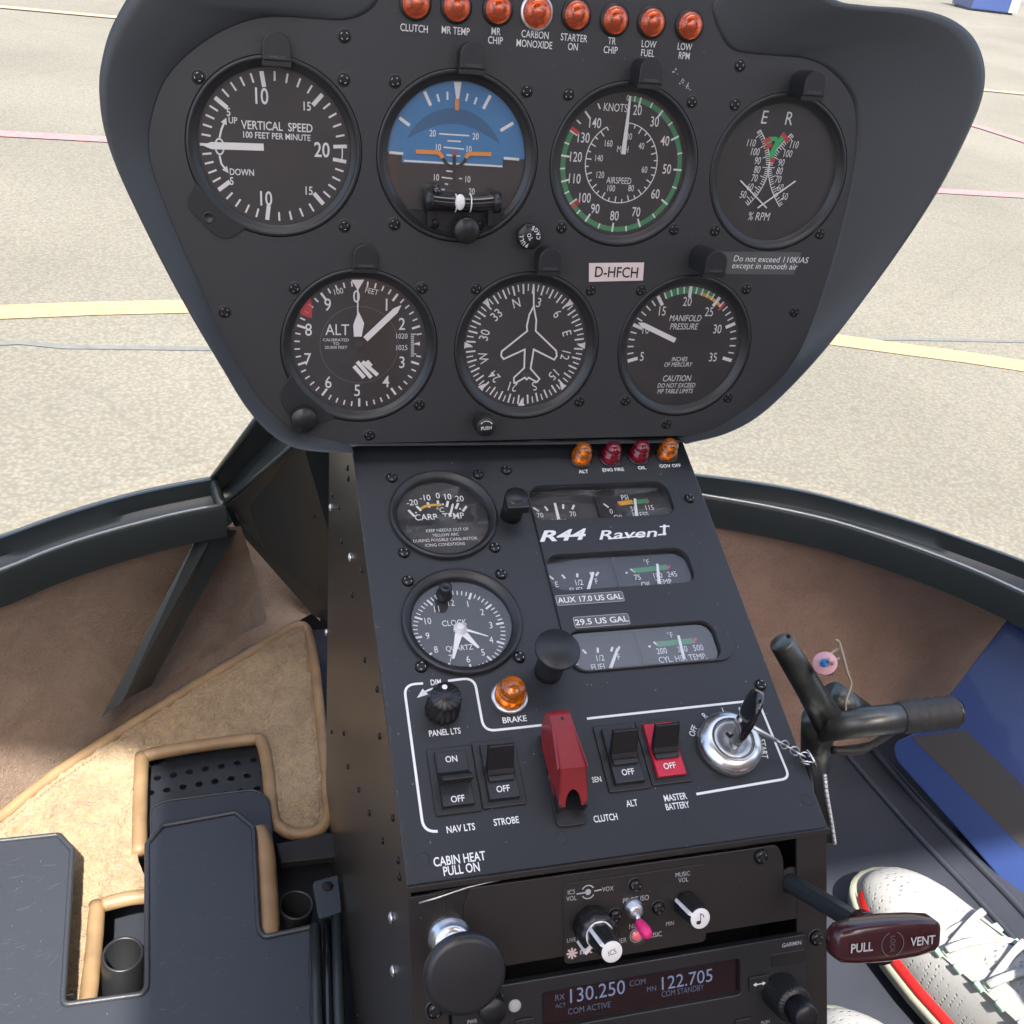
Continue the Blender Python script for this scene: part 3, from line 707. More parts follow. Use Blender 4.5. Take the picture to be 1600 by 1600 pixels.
#==PANEL==
# ------------------------------------------------------------ upper instrument panel
panel = thing('instrument_panel', 'black upper instrument panel with seven round gauges in a moulded shroud', 'instrument panel', sub(PU, 800, 400))
PF = WM[panel.name]
def px(fr, *uvs, z=0.0): return [hit(fr, u, v, z) for u, v in uvs]
inner = [(590, -60), (594, -10), (575, 18), (540, 31), (490, 29), (430, 26), (385, 33), (335, 55), (290, 88), (258, 125), (240, 170), (232, 220), (240, 270), (268, 345), (310, 440), (350, 530), (390, 600), (425, 645), (470, 675), (540, 692), (556, 693), (700, 692), (900, 690), (1056, 688), (1068, 686),
         (1110, 672), (1150, 650), (1195, 615), (1235, 572), (1262, 520), (1290, 440), (1318, 340), (1335, 250), (1338, 190), (1330, 150), (1300, 112), (1260, 92), (1200, 86), (1160, 82), (1138, 72), (1122, 45), (1112, 10), (1105, -60)]
outer = [(600, -230), (440, -215), (330, -150), (255, -75), (212, -22), (190, 12), (172, 48), (161, 85), (155, 125), (157, 170), (165, 212), (182, 262), (212, 328), (258, 420), (302, 500), (345, 572), (385, 637), (425, 680), (470, 702), (548, 707), (560, 697), (700, 696), (900, 694), (1058, 691), (1072, 692),
         (1128, 678), (1180, 652), (1232, 606), (1292, 540), (1358, 455), (1420, 370), (1472, 288), (1512, 210), (1534, 155), (1539, 110), (1528, 70), (1505, 42), (1470, 23), (1420, 13), (1350, 8), (1300, -4), (1250, -60), (1180, -190)]
def norm_loop(P, k=6): return crom([Vc((p.x, p.y, 0)) for p in P], k)
ip = norm_loop([hit(PF, u, v, 0) for u, v in inner]); 
low = {(560, 697), (700, 696), (900, 694), (1058, 691)}
op = norm_loop([hit(PF, u, v, 0 if (u, v) in low else 9) for u, v in outer])
wt = [max(0, min(1, p.x)) for p in crom([Vc((0 if q in low else 1, 0, 0)) for q in outer], 6)]
cen = Vc((0, 0, 0))
for p in ip: cen += p/len(ip)
def zl(P, z, sc_=1.0): return [Vc((cen.x+(p.x-cen.x)*sc_, cen.y+(p.y-cen.y)*sc_, z)) for p in P]
def mixl(t_, z): return [Vc((a.x+(b_.x-a.x)*t_, a.y+(b_.y-a.y)*t_, z*w_ if z > 0 else z)) for a, b_, w_ in zip(ip, op, wt)]
b = B()
b.loft([zl(ip, -4), zl(ip, .3), mixl(.04, .9), mixl(.35, 4), mixl(.7, 8), mixl(.88, 10.2), mixl(.95, 10.6), mixl(1, 9), mixl(1.0, 6), mixl(.99, -5), mixl(.95, -30), mixl(.85, -60), mixl(.6, -85), mixl(.0, -95)], 'shroud', closed=True, cap1=True)
b.build('shroud', panel)
GU = {  # bezel centres
 'vsi': (428, 232), 'ai': (714, 243), 'asi': (974.5, 252), 'tach': (1216.5, 265), 'alt': (560, 541.5), 'dg': (822.5, 538.5), 'mp': (1070, 537.5)}
_ax = [-.1332, -.0417, .0494, .1416, -.0913, .0024, .0988]; _ay = [-.1998]*4+[-.1009]*3
GFR = {}
for (k, x_, y_) in zip(GU, _ax, _ay):
    m = PU.copy(); m.translation = PU @ Vc((x_, -y_, 0)); GFR[k] = m
def inpf(k): p = PF.inverted() @ GFR[k].translation; return (p.x*1000, p.y*1000)
b = B()
holes = [circ(inpf(k), 42.3, 72) for k in GFR]
b.plate([[(p.x, p.y) for p in [Vc((q.x, q.y)) for q in ip]]]+holes, -3, 0, 'panel'); b.build('panel_plate', panel)
DZ = -4.5
def gbase(k, name, label, r_in=36.6, m_dial='dial', face=True):
    g = GFR[k]; b = B(); settk(g)
    b.lathe([(42, -30), (42.0, -.3), (41.6, .25), (40.4, .35), (39.6, -.1), (39.3, -.9), (38.6, -1.2), (r_in+.5, -2.4), (r_in, -2.7), (r_in, -7)], 'bezel', 96, cap=False)
    b.lathe([(42, -31), (42, -30)], 'matt', 24)
    o = b.build(name, panel, g); tag(o, label)
    gl = B(); gl.disc((0, 0), r_in+.2, -2.65, 'glass', 64); gl.build('glass', o)
    return o, g
def D(): return B()
def P_(g, u, v, z=DZ): return hit(g, u, v, z)
def angp(g, u, v, z=DZ): p = P_(g, u, v, z); return math.degrees(math.atan2(p.x, p.y)) % 360
def needle(parent, name, g, tail, tip, w, z, m='cream', tipw=None, hub=0):
    a = P_(g, *tail, z); c = P_(g, *tip, z); d = (c-a).normalized(); n_ = Vc((-d.y, d.x)); b = B()
    k = c-d*w*1.3
    if tipw is None: pts = [a+n_*w/2, k+n_*w/2, c, k-n_*w/2, a-n_*w/2]
    else: pts = [a+n_*w/2, c+n_*tipw/2, c-n_*tipw/2, a-n_*w/2]
    b.plate([[tuple(p) for p in pts]], z-.3, z+.1, m)
    if hub: b.lathe([(hub, z-1), (hub, z+.4), (hub*.6, z+.8), (0, z+.8)], 'matt', 24)
    return b.build(name, parent)
# --- vertical speed
o, g = gbase('vsi', 'vertical_speed_indicator', 'large round vertical speed indicator, needle pointing left at zero')
b = D(); b.disc((0, 0), 37.5, DZ, 'dial', 64); z = DZ+.12
for a0, a1 in ((270, 308), (308, 351), (351, 402), (402, 446), (270, 233), (233, 188), (188, 138), (138, 98)):
    for i in range(1, 5): b.tick(a0+(a1-a0)*i/5, 30.5, 34.8, .9, z, 'white')
for a in (308, 351, 42, 233, 188, 138): b.tick(a, 27.8, 34.8, 2.0, z, 'white')
b.tick(270, 31.5, 35.5, 1.2, z, 'white')
b.tick(86, 28.5, 35.2, 1.7, z, 'white'); b.tick(98, 28.5, 35.2, 1.7, z, 'white'); b.ring(32.6, 33.2, z, 'white', a0=86, a1=98)
for t_, q, h, kw in (('10', (409, 150), 8.4, dict(sx=.75)), ('15', (480, 166), 4.6, {}), ('20', (503, 234), 8, dict(sx=.8)), ('5', (357, 175), 4.2, {}), ('UP', (364, 188), 3.4, {}), ('VERTICAL  SPEED', (433, 197.5), 4.5, dict(sx=.8)), ('100 FEET PER MINUTE', (433, 212.8), 3.3, dict(sx=.84)),
                     ('DOWN', (378, 269), 3.5, {}), ('5', (362, 283), 4.2, {}), ('10', (416, 310), 8.0, dict(sx=.75)), ('15', (483, 298), 4.6, {})):
    b.text(t_, P_(g, *q), h, z, 'white', **kw)
oc = P_(g, 343, 229)
b.line([(oc.x+2.0*math.cos(R(i*20)), oc.y+3.6*math.sin(R(i*20))) for i in range(18)], .8, z, 'white', closed=True)
for s_ in (((343, 215), (346, 202), (351, 190)), ((343, 243), (346, 256), (353, 265))):
    q = [P_(g, *p) for p in s_]; b.line(q, .9, z, 'white'); d = (q[2]-q[1]).normalized(); n_ = Vc((-d.y, d.x)); b.poly([q[2]+d*2, q[2]-d+n_*1.5, q[2]-d-n_*1.5], z, 'white')
b.build('dial', o); needle(o, 'needle', g, (412, 230), (316, 227), 3.3, DZ+1, hub=0)
b = B(); c = (-27.5, -27.5)
b.plate([roundpoly([hit(g, *q, 1) for q in ((306, 285), (293, 306), (292, 324), (335, 368), (356, 375), (374, 364), (384, 356), (345, 330))], [1, 3, 3, 5, 4, 3, 1, 8])], .2, 1.0, 'bezel', bev=.25); b.lathe([(2.8, 1.0), (2.7, 1.3), (2.1, 1.35), (2.0, 1.1), (0, 1.1)], 'bezel', 28, c=hit(g, 326, 340, 1))
b.build('trim_lug', o)
# --- attitude indicator
o, g = gbase('ai', 'attitude_indicator', 'blue and brown attitude indicator with orange wings and slip ball', r_in=36.3)
b = D(); z = DZ
hz = P_(g, 714, 243).y
b.ring(0, 37, z, 'earth')
def halfdisc(r, y0, zz, m, top=True, n=60, rx=None):
    pts = []; a = math.asin(max(-1, min(1, y0/r)))
    for i in range(n+1):
        th = a+(math.pi-2*a)*i/n; pts.append(((rx or r)*math.cos(th), r*math.sin(th)))
    b.poly(pts, zz, m)
halfdisc(37, 0.6, z+.05, 'blue')
icx = P_(g, 708, 243)
b.disc((icx.x, icx.y-4), 26.6, z+.08, 'earth')
def band(y0, r, zz, m, cx, cy):
    pts = []; a = math.asin(y0/r)
    for i in range(61):
        th = a+(math.pi-2*a)*i/60; pts.append((cx+r*math.cos(th), cy+r*math.sin(th)))
    b.poly(pts, zz, m)
band(-.5, 26.6, z+.1, 'blue', icx.x, icx.y-4)
# darker upper crescent
pts = []; cx, cy, r_ = icx.x, icx.y-4, 26.6
for i in range(31):
    th = R(24+132*i/30); pts.append((cx+r_*math.cos(th), cy+r_*math.sin(th)))
x0_, x1_ = cx-r_*math.cos(R(24)), cx+r_*math.cos(R(24)); yb = cy+r_*math.sin(R(24))
for i in range(1, 20):
    t_ = i/20; pts.append((x0_+(x1_-x0_)*t_, yb+8.5*math.sin(math.pi*t_)))
b.poly(pts, z+.12, 'blue2')
z += .2
def LN(p, q, w, m='white'): b.line([P_(g, *p), P_(g, *q)], w, z, m)
for p, q, w in (((663, 143), (673, 165), 1.6), ((683, 147), (686, 159), 1), ((699, 143), (699, 156), 1), ((731, 146), (728, 158), 1), ((745, 152), (741, 163), 1), ((766, 149), (755, 170), 1.6), ((624, 184), (640, 196), 1.6), ((802, 192), (782, 204), 1.6),
                ((608, 238), (630, 240), 1.3), ((787, 247), (811, 249), 1.3), ((631, 251), (785, 260), .9), ((686, 209), (733, 212), .7), ((699, 220), (720, 221), .7), ((693, 230), (725, 233), .7), ((698, 242), (719, 244), .7), ((697, 267), (708, 268), .7), ((690, 277), (707, 279), .7), ((717, 279), (722, 279), .7), ((695, 287), (700, 288), .7), ((689, 296), (695, 296), .7)): LN(p, q, w)
for t_, q in (('20', (676, 208)), ('20', (743, 213)), ('10', (685, 230)), ('10', (733, 233)), ('10', (682, 277)), ('10', (731, 280)), ('20', (737, 299))): b.text(t_, P_(g, *q), 3.5, z, 'white', sx=.75)
b.poly([P_(g, 709, 128), P_(g, 721, 128), P_(g, 717, 156), P_(g, 713, 156)], z, 'white')
b.poly([P_(g, 711, 154), P_(g, 717, 154), P_(g, 717, 172), P_(g, 711, 172)], z+.05, 'orange')
b.build('dial', o)
b = D(); z2 = DZ+1.0; g_ = g
Z = lambda u, v: hit(g, u, v, z2)
b.line([Z(650, 237), Z(685, 238), Z(689, 242), Z(692, 247)], 2.0, z2, 'orange'); b.line([Z(728, 247), Z(731, 242), Z(735, 240), Z(768, 241)], 2.0, z2, 'orange')
b.line(crom([Vc((*Z(*q), 0)) for q in ((692, 247), (698, 256), (710, 262), (722, 256), (728, 248))], 5, False), 1.6, z2-.1, 'matt')
b.line([Z(710, 240), Z(710, 285)], 1.8, z2-.15, 'matt'); b.disc(Z(710, 239), 1.1, z2+.05, 'red', 16)
b.build('aircraft_symbol', o)
b = D(); yl = hit(g, 711, 329, -2).y
pts = []
for i in range(31):
    th = R(180+25+(130)*i/30); pts.append((40*math.cos(th)*1, 40*math.sin(th)))
pp_ = [p for p in [(37.6*math.cos(R(a)), 37.6*math.sin(R(a))) for a in range(180, 361, 4)] if p[1] < yl]
xa = math.sqrt(37.6**2-yl**2); b.plate([[(-xa, yl)]+pp_+[(xa, yl)]], -3.2, -1.6, 'bezel', bev=.2)
for q in ((679, 350), (751, 352)):
    c = hit(g, *q, -1.6); b.lathe([(2.4, -1.6), (2.4, -.9), (1.9, -.6), (0, -.6)], 'screw', 20, c=c)
b.build('lower_cover', o)
g_ = g; zt = 4.5
sb = B(); pts = [h3(g, u, v, zt) for u, v in ((668, 313), (690, 316), (720, 318), (750, 318), (776, 315))]
sb.tube(crom(pts, 5, False), 4.2, 'gloss', 16)
for (u, v) in ((669, 313), (775, 316)): sb.tube([h3(g, u-6, v, zt), h3(g, u+6, v, zt)], 5.6, 'plastic', 16)
sb.tube([h3(g, 680, 292, zt-2), h3(g, 684, 306, zt)], 2.6, 'gloss', 12)
for u in (671, 766): sb.box(-1.2, 1.2, -11, 0, -3.5, 2.2, 'plastic', T=Mx.Translation(h3(g, u, 318, zt)))
s_o = sb.build('slip_indicator', o)
sb = B()
for u in (710, 733):
    pt = h3(g, u, 317, zt); sb.ring(3.9, 4.9, 0, 'cream', n=32) if False else None
    sb.tube([pt+Vc((.35*math.cos(0), 4.5*math.sin(R(a)), 4.5*math.cos(R(a)))) for a in range(-80, 81, 10)], .35, 'cream', 6)
sb.sphere(h3(g, 719, 316, zt+4.3), 2.6, 'cream', sc_=(1, 1.55, .5)); sb.build('slip_ball', o)
kb = B(); c = hit(g, 730, 361, 9); kb.lathe([(4, -1), (4, 3), (6.6, 3.5), (6.9, 4.5), (6.9, 8.2), (6.3, 9), (0, 9)], 'plastic', 40, c=c, fl=(30, .03, 6)); kb.build('adjust_knob', o)
kb = B(); c = hit(g, 828, 370, 8); kb.lathe([(4, -1), (4, 2.5), (6.4, 3), (6.8, 4), (6.8, 7.3), (6.2, 8), (0, 8)], 'plastic', 48, c=c, fl=(40, .04, 6))
for ch, a in zip('PULL', (232, 252, 270, 288)):
    kb.text(ch, (c.x+4.6*math.sin(R(a-10)), c.y+4.6*math.cos(R(a-10))), 2.2, 8.1, 'white', rot=a-10+180, sx=.8) if False else None
TK = 1
for k, ch in enumerate('PULL'):
    a = 124+37.5-25*k; kb.text(ch, (c.x+4.7*math.cos(R(90+a)), c.y+4.7*math.sin(R(90+a))), 2.1, 8.1, 'white', rot=-a, sx=.85)
for k, ch in enumerate('CAGE'):
    a = 124-39+26*k; kb.text(ch, (c.x+4.7*math.cos(R(a-90)), c.y+4.7*math.sin(R(a-90))), 2.1, 8.1, 'white', rot=-a, sx=.85)
kb.text('TO', (c.x, c.y), 2.1, 8.1, 'white', rot=-124, sx=.85)
kb.build('cage_knob', o)
# --- airspeed
o, g = gbase('asi', 'airspeed_indicator', 'airspeed indicator with a green arc and its needle pointing up at zero')
b = D(); b.disc((0, 0), 37.5, DZ, 'dial', 64); z = DZ+.12
A = {k: angp(g, *q) for k, q in {0: (984, 145), 20: (1003, 148), 30: (1039, 168), 40: (1064, 211), 50: (1066, 266), 60: (1042, 319), 70: (1000, 354), 80: (956, 363), 90: (913, 348), 100: (889, 320), 110: (873, 285), 120: (873, 242), 130: (887, 201), 140: (911, 169)}.items()}
b.ring(32.2, 34.8, z-.06, 'green', a0=A[0], a1=A[130])
for k in range(20, 150, 10):
    b.tick(A[k], 30.2, 35, 1.0, z, 'white')
    if k < 140: a1 = A[k+10]; b.tick((A[k]+a1)/2, 32.2, 35, .8, z, 'white')
b.tick((A[0]+A[20])/2, 32.2, 35, .7, z, 'white'); b.tick(A[140]+13, 31.5, 34.5, .8, z, 'white')
b.tick(A[130]+2, 30, 35.2, 2.0, z+.05, 'red')
for i in range(5): b.tick(A[100]-3+i*.1, 30+i*1.1, 30.6+i*1.1, 3, z+.05, 'red')
for t_, q in (('20', (996, 172)), ('30', (1023, 190)), ('40', (1039, 220)), ('50', (1042, 264)), ('60', (1024, 303)), ('70', (994, 331)), ('80', (960, 337)), ('90', (930, 326)), ('100', (914, 309)), ('110', (898, 279)), ('120', (900, 245)), ('130', (912, 215)), ('140', (930, 192))): b.text(t_, P_(g, *q), 5.3, z, 'white', sx=.72, bold=.004)
for t_, q in (('20', (983, 213)), ('40', (1002, 228)), ('60', (1007, 265)), ('80', (986, 294)), ('100', (955, 294)), ('120', (938, 273)), ('140', (936, 247)), ('160', (951, 224)), ('MPH', (973, 233)), ('AIRSPEED', (967, 282))): b.text(t_, P_(g, *q), 3.5, z, 'white', sx=.72, bold=0)
b.text('KNOTS', P_(g, 962, 168), 4.2, z, 'white', sx=.72, bold=.002); b.text('0', P_(g, 981, 153), 3, z, 'white', sx=.8, bold=0)
c = P_(g, 971, 255); b.ring(20.3, 20.8, z, 'white', c=c, a0=5, a1=330)
for i in range(30): b.tick(5+i*325/29, 17.3 if i % 2 == 0 else 18.6, 20.4, .6, z, 'white', c=c)
b.build('dial', o); needle(o, 'needle', g, (974, 241), (985, 150), 2.6, DZ+1.2, tipw=1.0)
# --- dual tachometer
o, g = gbase('tach', 'dual_tachometer', 'dual engine and rotor tachometer with crossing red and green scales', r_in=36.6)
b = D(); b.disc((0, 0), 37.5, DZ, 'dial', 64); z = DZ+.12
b.text('E', P_(g, 1195, 183), 7, z, 'white', sx=.85, bold=0, shear=.1); b.text('R', P_(g, 1233, 185), 7, z, 'white', sx=.85, bold=0, shear=.1)
for t_, q in (('110', (1174, 223)), ('100', (1180, 237)), ('90', (1184, 251)), ('80', (1183, 265)), ('70', (1179, 278)), ('60', (1172, 292)), ('50', (1161, 304)), ('110', (1241, 226)), ('100', (1231, 240)), ('90', (1221, 254)), ('80', (1218, 267)), ('70', (1216, 280)), ('60', (1219, 293)), ('50', (1226, 307))): b.text(t_, P_(g, *q), 3.9, z, 'white', sx=.72, bold=0, shear=.2)
b.text('% RPM', P_(g, 1186, 338), 4.6, z, 'white', sx=.75, bold=0, shear=.2)
def scale(pp, side, n):
    Q = crom([Vc((*P_(g, *q), 0)) for q in pp], 12, False); b.line(Q, .5, z, 'white')
    L0 = len(Q)-1
    for i in range(n+1):
        k = min(L0-1, int(L0*i/n)); d = (Q[k+1]-Q[k]).normalized(); n_ = Vc((-d.y, d.x, 0))*side; ln = 4.2 if i % 5 == 2 else 2.4
        b.line([Q[k], Q[k]+n_*ln], .45, z, 'white')
scale([(1188, 203), (1197, 222), (1202, 242), (1202, 262), (1196, 282), (1184, 303), (1168, 321)], -1, 34)
scale([(1236, 209), (1222, 224), (1208, 242), (1200, 262), (1202, 282), (1208, 303), (1218, 323)], 1, 34)
ar = [P_(g, *q) for q in ((1204, 250), (1207, 238), (1213, 226), (1224, 213))]; b.line(ar, 3.0, z+.05, 'green2')
b.line([P_(g, 1198, 227), P_(g, 1205, 217), P_(g, 1212, 217), P_(g, 1215, 224)], 2.2, z+.05, 'green2')
for q in (((1194, 222), (1204, 216)), ((1195, 231), (1206, 225)), ((1222, 208), (1231, 221)), ((1203, 250), (1210, 251))): b.line([P_(g, *q[0]), P_(g, *q[1])], 2.4, z+.1, 'red')
b.build('dial', o)
needle(o, 'engine_needle', g, (1198, 325), (1157, 282), .7, DZ+1, tipw=.7); needle(o, 'rotor_needle', g, (1184, 325), (1243, 283), .7, DZ+1.6, tipw=.7)
# --- altimeter
o, g = gbase('alt', 'altimeter', 'altimeter with a hatched window and hands near zero')
b = D(); b.disc((0, 0), 37.5, DZ, 'dial', 64); z = DZ+.12
for i in range(50):
    if i in (12, 13) or i == 0: continue
    mj = i % 5 == 0; b.tick(i*7.2, 30 if mj else 31.8, 34.6, 1.2 if mj else .8, z, 'white')
for t_, a, r_ in (('1', (604, 476), 0), ('2', (628, 506), 0), ('3', (628, 566), 0), ('4', (603, 596), 0), ('5', (558, 610), 0), ('6', (513, 597), 0), ('7', (481, 561), 0), ('8', (482, 515), 0), ('9', (512, 476), 0), ('0', (557, 463), 0)): b.text(t_, P_(g, *a), 6.4, z, 'white', sx=.85, bold=.004)
b.text('ALT', P_(g, 527, 515), 5.8, z, 'white', sx=.85, bold=0)
for t_, q, h in (('CALIBRATED', (525, 531), 1.5), ('TO', (525, 537), 1.5), ('20,000 FEET', (525, 543), 1.5), ('100', (529, 455), 3.0), ('FEET', (581, 455), 2.8), ('1020', (628, 525), 2.8), ('1025', (628, 543), 2.8)): b.text(t_, P_(g, *q), h, z, 'white', sx=.85 if h > 2 else 1.1, bold=0, rot={'100': -12, 'FEET': 12}.get(t_, 0))
for i in range(12):
    a = P_(g, 642, 522+i*3.1); b.line([a, (a.x+(3 if i % 5 == 0 else 1.7), a.y)], .5, z, 'white')
b.poly([P_(g, 646, 537), P_(g, 656, 534), P_(g, 656, 540)], z, 'white')
b.poly([P_(g, 549, 437), P_(g, 569, 437), P_(g, 559, 454)], z+.05, 'cream')
b.poly([P_(g, 485, 464), P_(g, 488, 480), P_(g, 487, 497), P_(g, 471, 492), P_(g, 467, 484)], z, 'red')
for q in (((558, 565), (580, 590)), ((566, 565), (590, 586)), ((553, 572), (569, 590)), ((573, 564), (580, 572))): b.line([P_(g, *q[0]), P_(g, *q[1])], 2.1, z, 'cream')
b.ring(21, 21.3, z-.05, 'dimgrey', n=60); b.build('dial', o)
b = B(); z2 = DZ+.9; Z = lambda u, v: hit(g, u, v, z2)
b.plate([[tuple(Z(*q)) for q in ((553, 526), (552, 508), (560, 486), (569, 505), (565, 526))]], z2-.2, z2, 'cream'); b.line([Z(559, 490), Z(559, 452)], .7, z2, 'cream'); b.build('thousands_hand', o)
needle(o, 'hundreds_hand', g, (571, 530), (627, 477), 3.2, DZ+1.5)
b = B(); c = Z(560, 541); b.lathe([(3, DZ), (3, DZ+.6), (1.2, DZ+1.7), (0, DZ+1.7)], 'matt', 24, c=(0, 0)); b.line([Z(562, 541), Z(533, 566)], 2.6, DZ+.8, 'bezel'); b.build('hub', o)
b = B(); b.plate([roundpoly([hit(g, *q, 1) for q in ((455, 585), (447, 598), (439, 608), (438, 628), (455, 654), (492, 666), (506, 660), (524, 654), (495, 630), (470, 608))], [1, 3, 3, 4, 4, 3, 2, 1, 8, 8])], .2, 1.0, 'bezel', bev=.25); b.build('setting_lug', o)
b = B(); c = hit(g, 475, 658, 8); b.lathe([(4, 0), (4, 2.5), (7, 3), (7.4, 4), (7.4, 7.4), (6.7, 8), (0, 8.05)], 'plastic', 60, c=c, fl=(60, .05, 7)); b.build('setting_knob', o)
# --- directional gyro
o, g = gbase('dg', 'heading_indicator', 'heading indicator with a white aircraft outline and compass rose', r_in=36.2)
b = D(); b.disc((0, 0), 37.5, DZ, 'dial', 64); z = DZ+.12
H0 = angp(g, 807, 474)
for i in range(72): b.tick(H0+i*5, 29.2 if i % 2 == 0 else 30.8, 34.6, .95 if i % 2 == 0 else .7, z, 'white')
for i, t_ in enumerate(('N', '3', '6', 'E', '12', '15', 'S', '21', '24', 'W', '30', '33')):
    a = H0+30*i; b.text(t_, (25*math.sin(R(a)), 25*math.cos(R(a))), 5, z, 'white', rot=a, sx=.85, bold=.002)
for a in (-45, 45, 90, 135, 180, 225, 270):
    s_, c_ = math.sin(R(a)), math.cos(R(a)); b.poly([(s_*31.2, c_*31.2), (s_*35.6+c_*2, c_*35.6-s_*2), (s_*35.6-c_*2, c_*35.6+s_*2)], z+.06, 'cream')
b.build('dial', o)
b = B(); z2 = DZ+1.4; sy = [(834, 448), (834, 478), (827, 492), (823, 510), (824, 517), (784, 549), (783, 556), (787, 561), (820, 546), (819, 575), (803, 590), (803, 597), (806, 598), (820, 590), (823, 593), (826, 590), (839, 597), (843, 592), (829, 576), (834, 546), (866, 562), (870, 556), (869, 548), (837, 517), (838, 500), (836, 490), (834, 478)]
b.line([hit(g, u, v, z2) for u, v in sy], .95, z2, 'cream'); b.disc(hit(g, 824, 538, z2), 2.2, z2-.2, 'bezel'); b.text('ELEC', hit(g, 824, 586, z2), 2, z2-.6, 'dimgrey', bold=0)
b.build('aircraft_symbol', o)
b = B(); c = hit(g, 760, 668, 15)
b.lathe([(3, 0), (3, 4), (5.6, 4.6), (6.0, 5.5), (6.0, 13.6), (5.4, 14.6), (5.0, 15), (0, 15)], 'plastic', 60, c=c, fl=(36, .06, 5.9))
b.text('PUSH', (c.x, c.y-.3), 1.9, 15.1, 'white', rot=-6, sx=.9); b.ring(3.6, 3.9, 15.1, 'white', c=c, a0=-50, a1=50)
for a in (-50, 50): b.disc((c.x+3.75*math.sin(R(a)), c.y+3.75*math.cos(R(a))), .6, 15.12, 'white', 3)
b.build('push_knob', o)
# --- manifold pressure
o, g = gbase('mp', 'manifold_pressure_gauge', 'manifold pressure gauge with green and yellow arcs, needle pointing at ten')
b = D(); b.disc((0, 0), 37.5, DZ, 'dial', 64); z = DZ+.12
A = [angp(g, *q)-360*(i < 3) for i, q in enumerate([(988, 562), (996, 510), (1031, 469), (1079, 452), (1121, 469), (1142, 508), (1132, 560)])]
A = [a+360 if a < -180 else a for a in A]
for i in range(7):
    b.tick(A[i], 28.5, 34.8, 2.0, z+.05, 'white')
    if i < 6:
        for k in range(1, 5): b.tick(A[i]+(A[i+1]-A[i])*k/5, 30.8, 34.6, .8, z+.02, 'white')
b.ring(30.6, 34.6, z-.05, 'green', a0=A[2]+7, a1=A[3]+14); b.ring(30.6, 34.6, z-.05, 'green', a0=A[3]+14, a1=A[3]+28); b.ring(30.6, 32.4, z, 'yellow', a0=A[3]+12, a1=A[4]+8)
b.tick(A[4]+9, 29, 34.6, 1.3, z+.06, 'red')
for t_, q, h in (('15', (1035, 486), 4.8), ('20', (1074, 471), 4.8), ('25', (1108, 487), 4.8), ('30', (1121, 514), 4.8), ('35', (1114, 558), 4.8), ('5', (1003, 557), 4.8), ('10', (1009, 515), 4.4)): b.text(t_, P_(g, *q), h, z, 'white', sx=.75, bold=0)
for t_, q, h in (('MANIFOLD', (1071, 497), 3.3), ('PRESSURE', (1069, 510), 3.3), ('INCHES', (1062, 561), 2.4), ('OF MERCURY', (1060, 569.5), 2.4), ('CAUTION', (1058, 591), 3.3), ('DO NOT EXCEED', (1057, 602), 2.5), ('MP TABLE LIMITS', (1055, 611), 2.5)): b.text(t_, P_(g, *q), h, z, 'white', sx=.78, bold=0, shear=.2)
b.build('dial', o); needle(o, 'needle', g, (1055, 532), (997, 504), 2.9, DZ+1.2)
# --- screws
def screw_mesh(r, h):
    b = B(); b.lathe([(r*1.22, -.05), (r*1.22, .1), (r*1.05, .12)], 'panel', 24, cap=False)
    b.lathe([(r, 0), (r, h*.55), (r*.8, h*.92), (r*.45, h), (0, h)], 'screw', 24)
    for a in (0, 90):
        T = Mx.Rotation(R(a), 4, 'Z'); b.box(-r*.55, r*.55, -r*.13, r*.13, h*.9, h+.06, 'matt', T=T)
        for e in (-1, 1): b.box(e*r*.55-r*.1, e*r*.55+r*.1, -r*.17, r*.17, h*.7, h*.97, 'steel', T=T)
    return b.mesh('screw')
SM1, SM2 = screw_mesh(2.9, .55), screw_mesh(3.1, 2.1)
def screw(parent, fr, u, v, me, z=0): 
    m = sub(fr, u, v); m = m @ Mx.Rotation(random.uniform(0, 1.5), 4, 'Z') @ Mx.Translation((0, 0, z*.001)); return link(me, 'screw', parent, m)
for u, v in [(537, 124), (538, 353), (617, 127), (823, 142), (888, 147), (616, 350), (877, 355), (1053, 358), (1081, 159), (1117, 360), (1156, 102), (1148, 163), (1281, 365), (460, 450), (659, 450), (744, 451), (923, 453), (1001, 453), (1166, 451), (351, 487), (1241, 487), (655, 632), (577, 680), (905, 627), (977, 626), (1137, 621), (1041, 662), (447, 619), (310, 120), (538, 56)]:
    screw(panel, PU, u, v, SM1)
# --- eyebrow lights
def dprof(w, h, n=14): return [(-w/2, -h/2), (w/2, -h/2)]+[(w/2*math.cos(math.pi*i/n), h/2-w/2+w/2*math.sin(math.pi*i/n)) for i in range(n+1)]
for u, v, hh in ((432, 72, 6), (740, 86, 9), (1019, 110, 14), (1275, 130, 16), (571, 401, 3), (861, 406, 10), (1120, 410, 22)):
    m = sub(PU, u, v, hh); P = dprof(13, 12.5)
    b = B(); b.plate([P], 0, hh, 'bezel', bev=.5)
    b.box(-6.6, 6.6, -8.8, -5.9, max(0, hh-7), hh-1.2, 'bezel', bev=.4)
    o = b.build('post_light', panel, m)
    b = B(); b.text('WHELEN', (0, -4.6), 1.1, hh+.05, 'dimgrey', bold=0, sx=1.1); b.build('lettering', o)
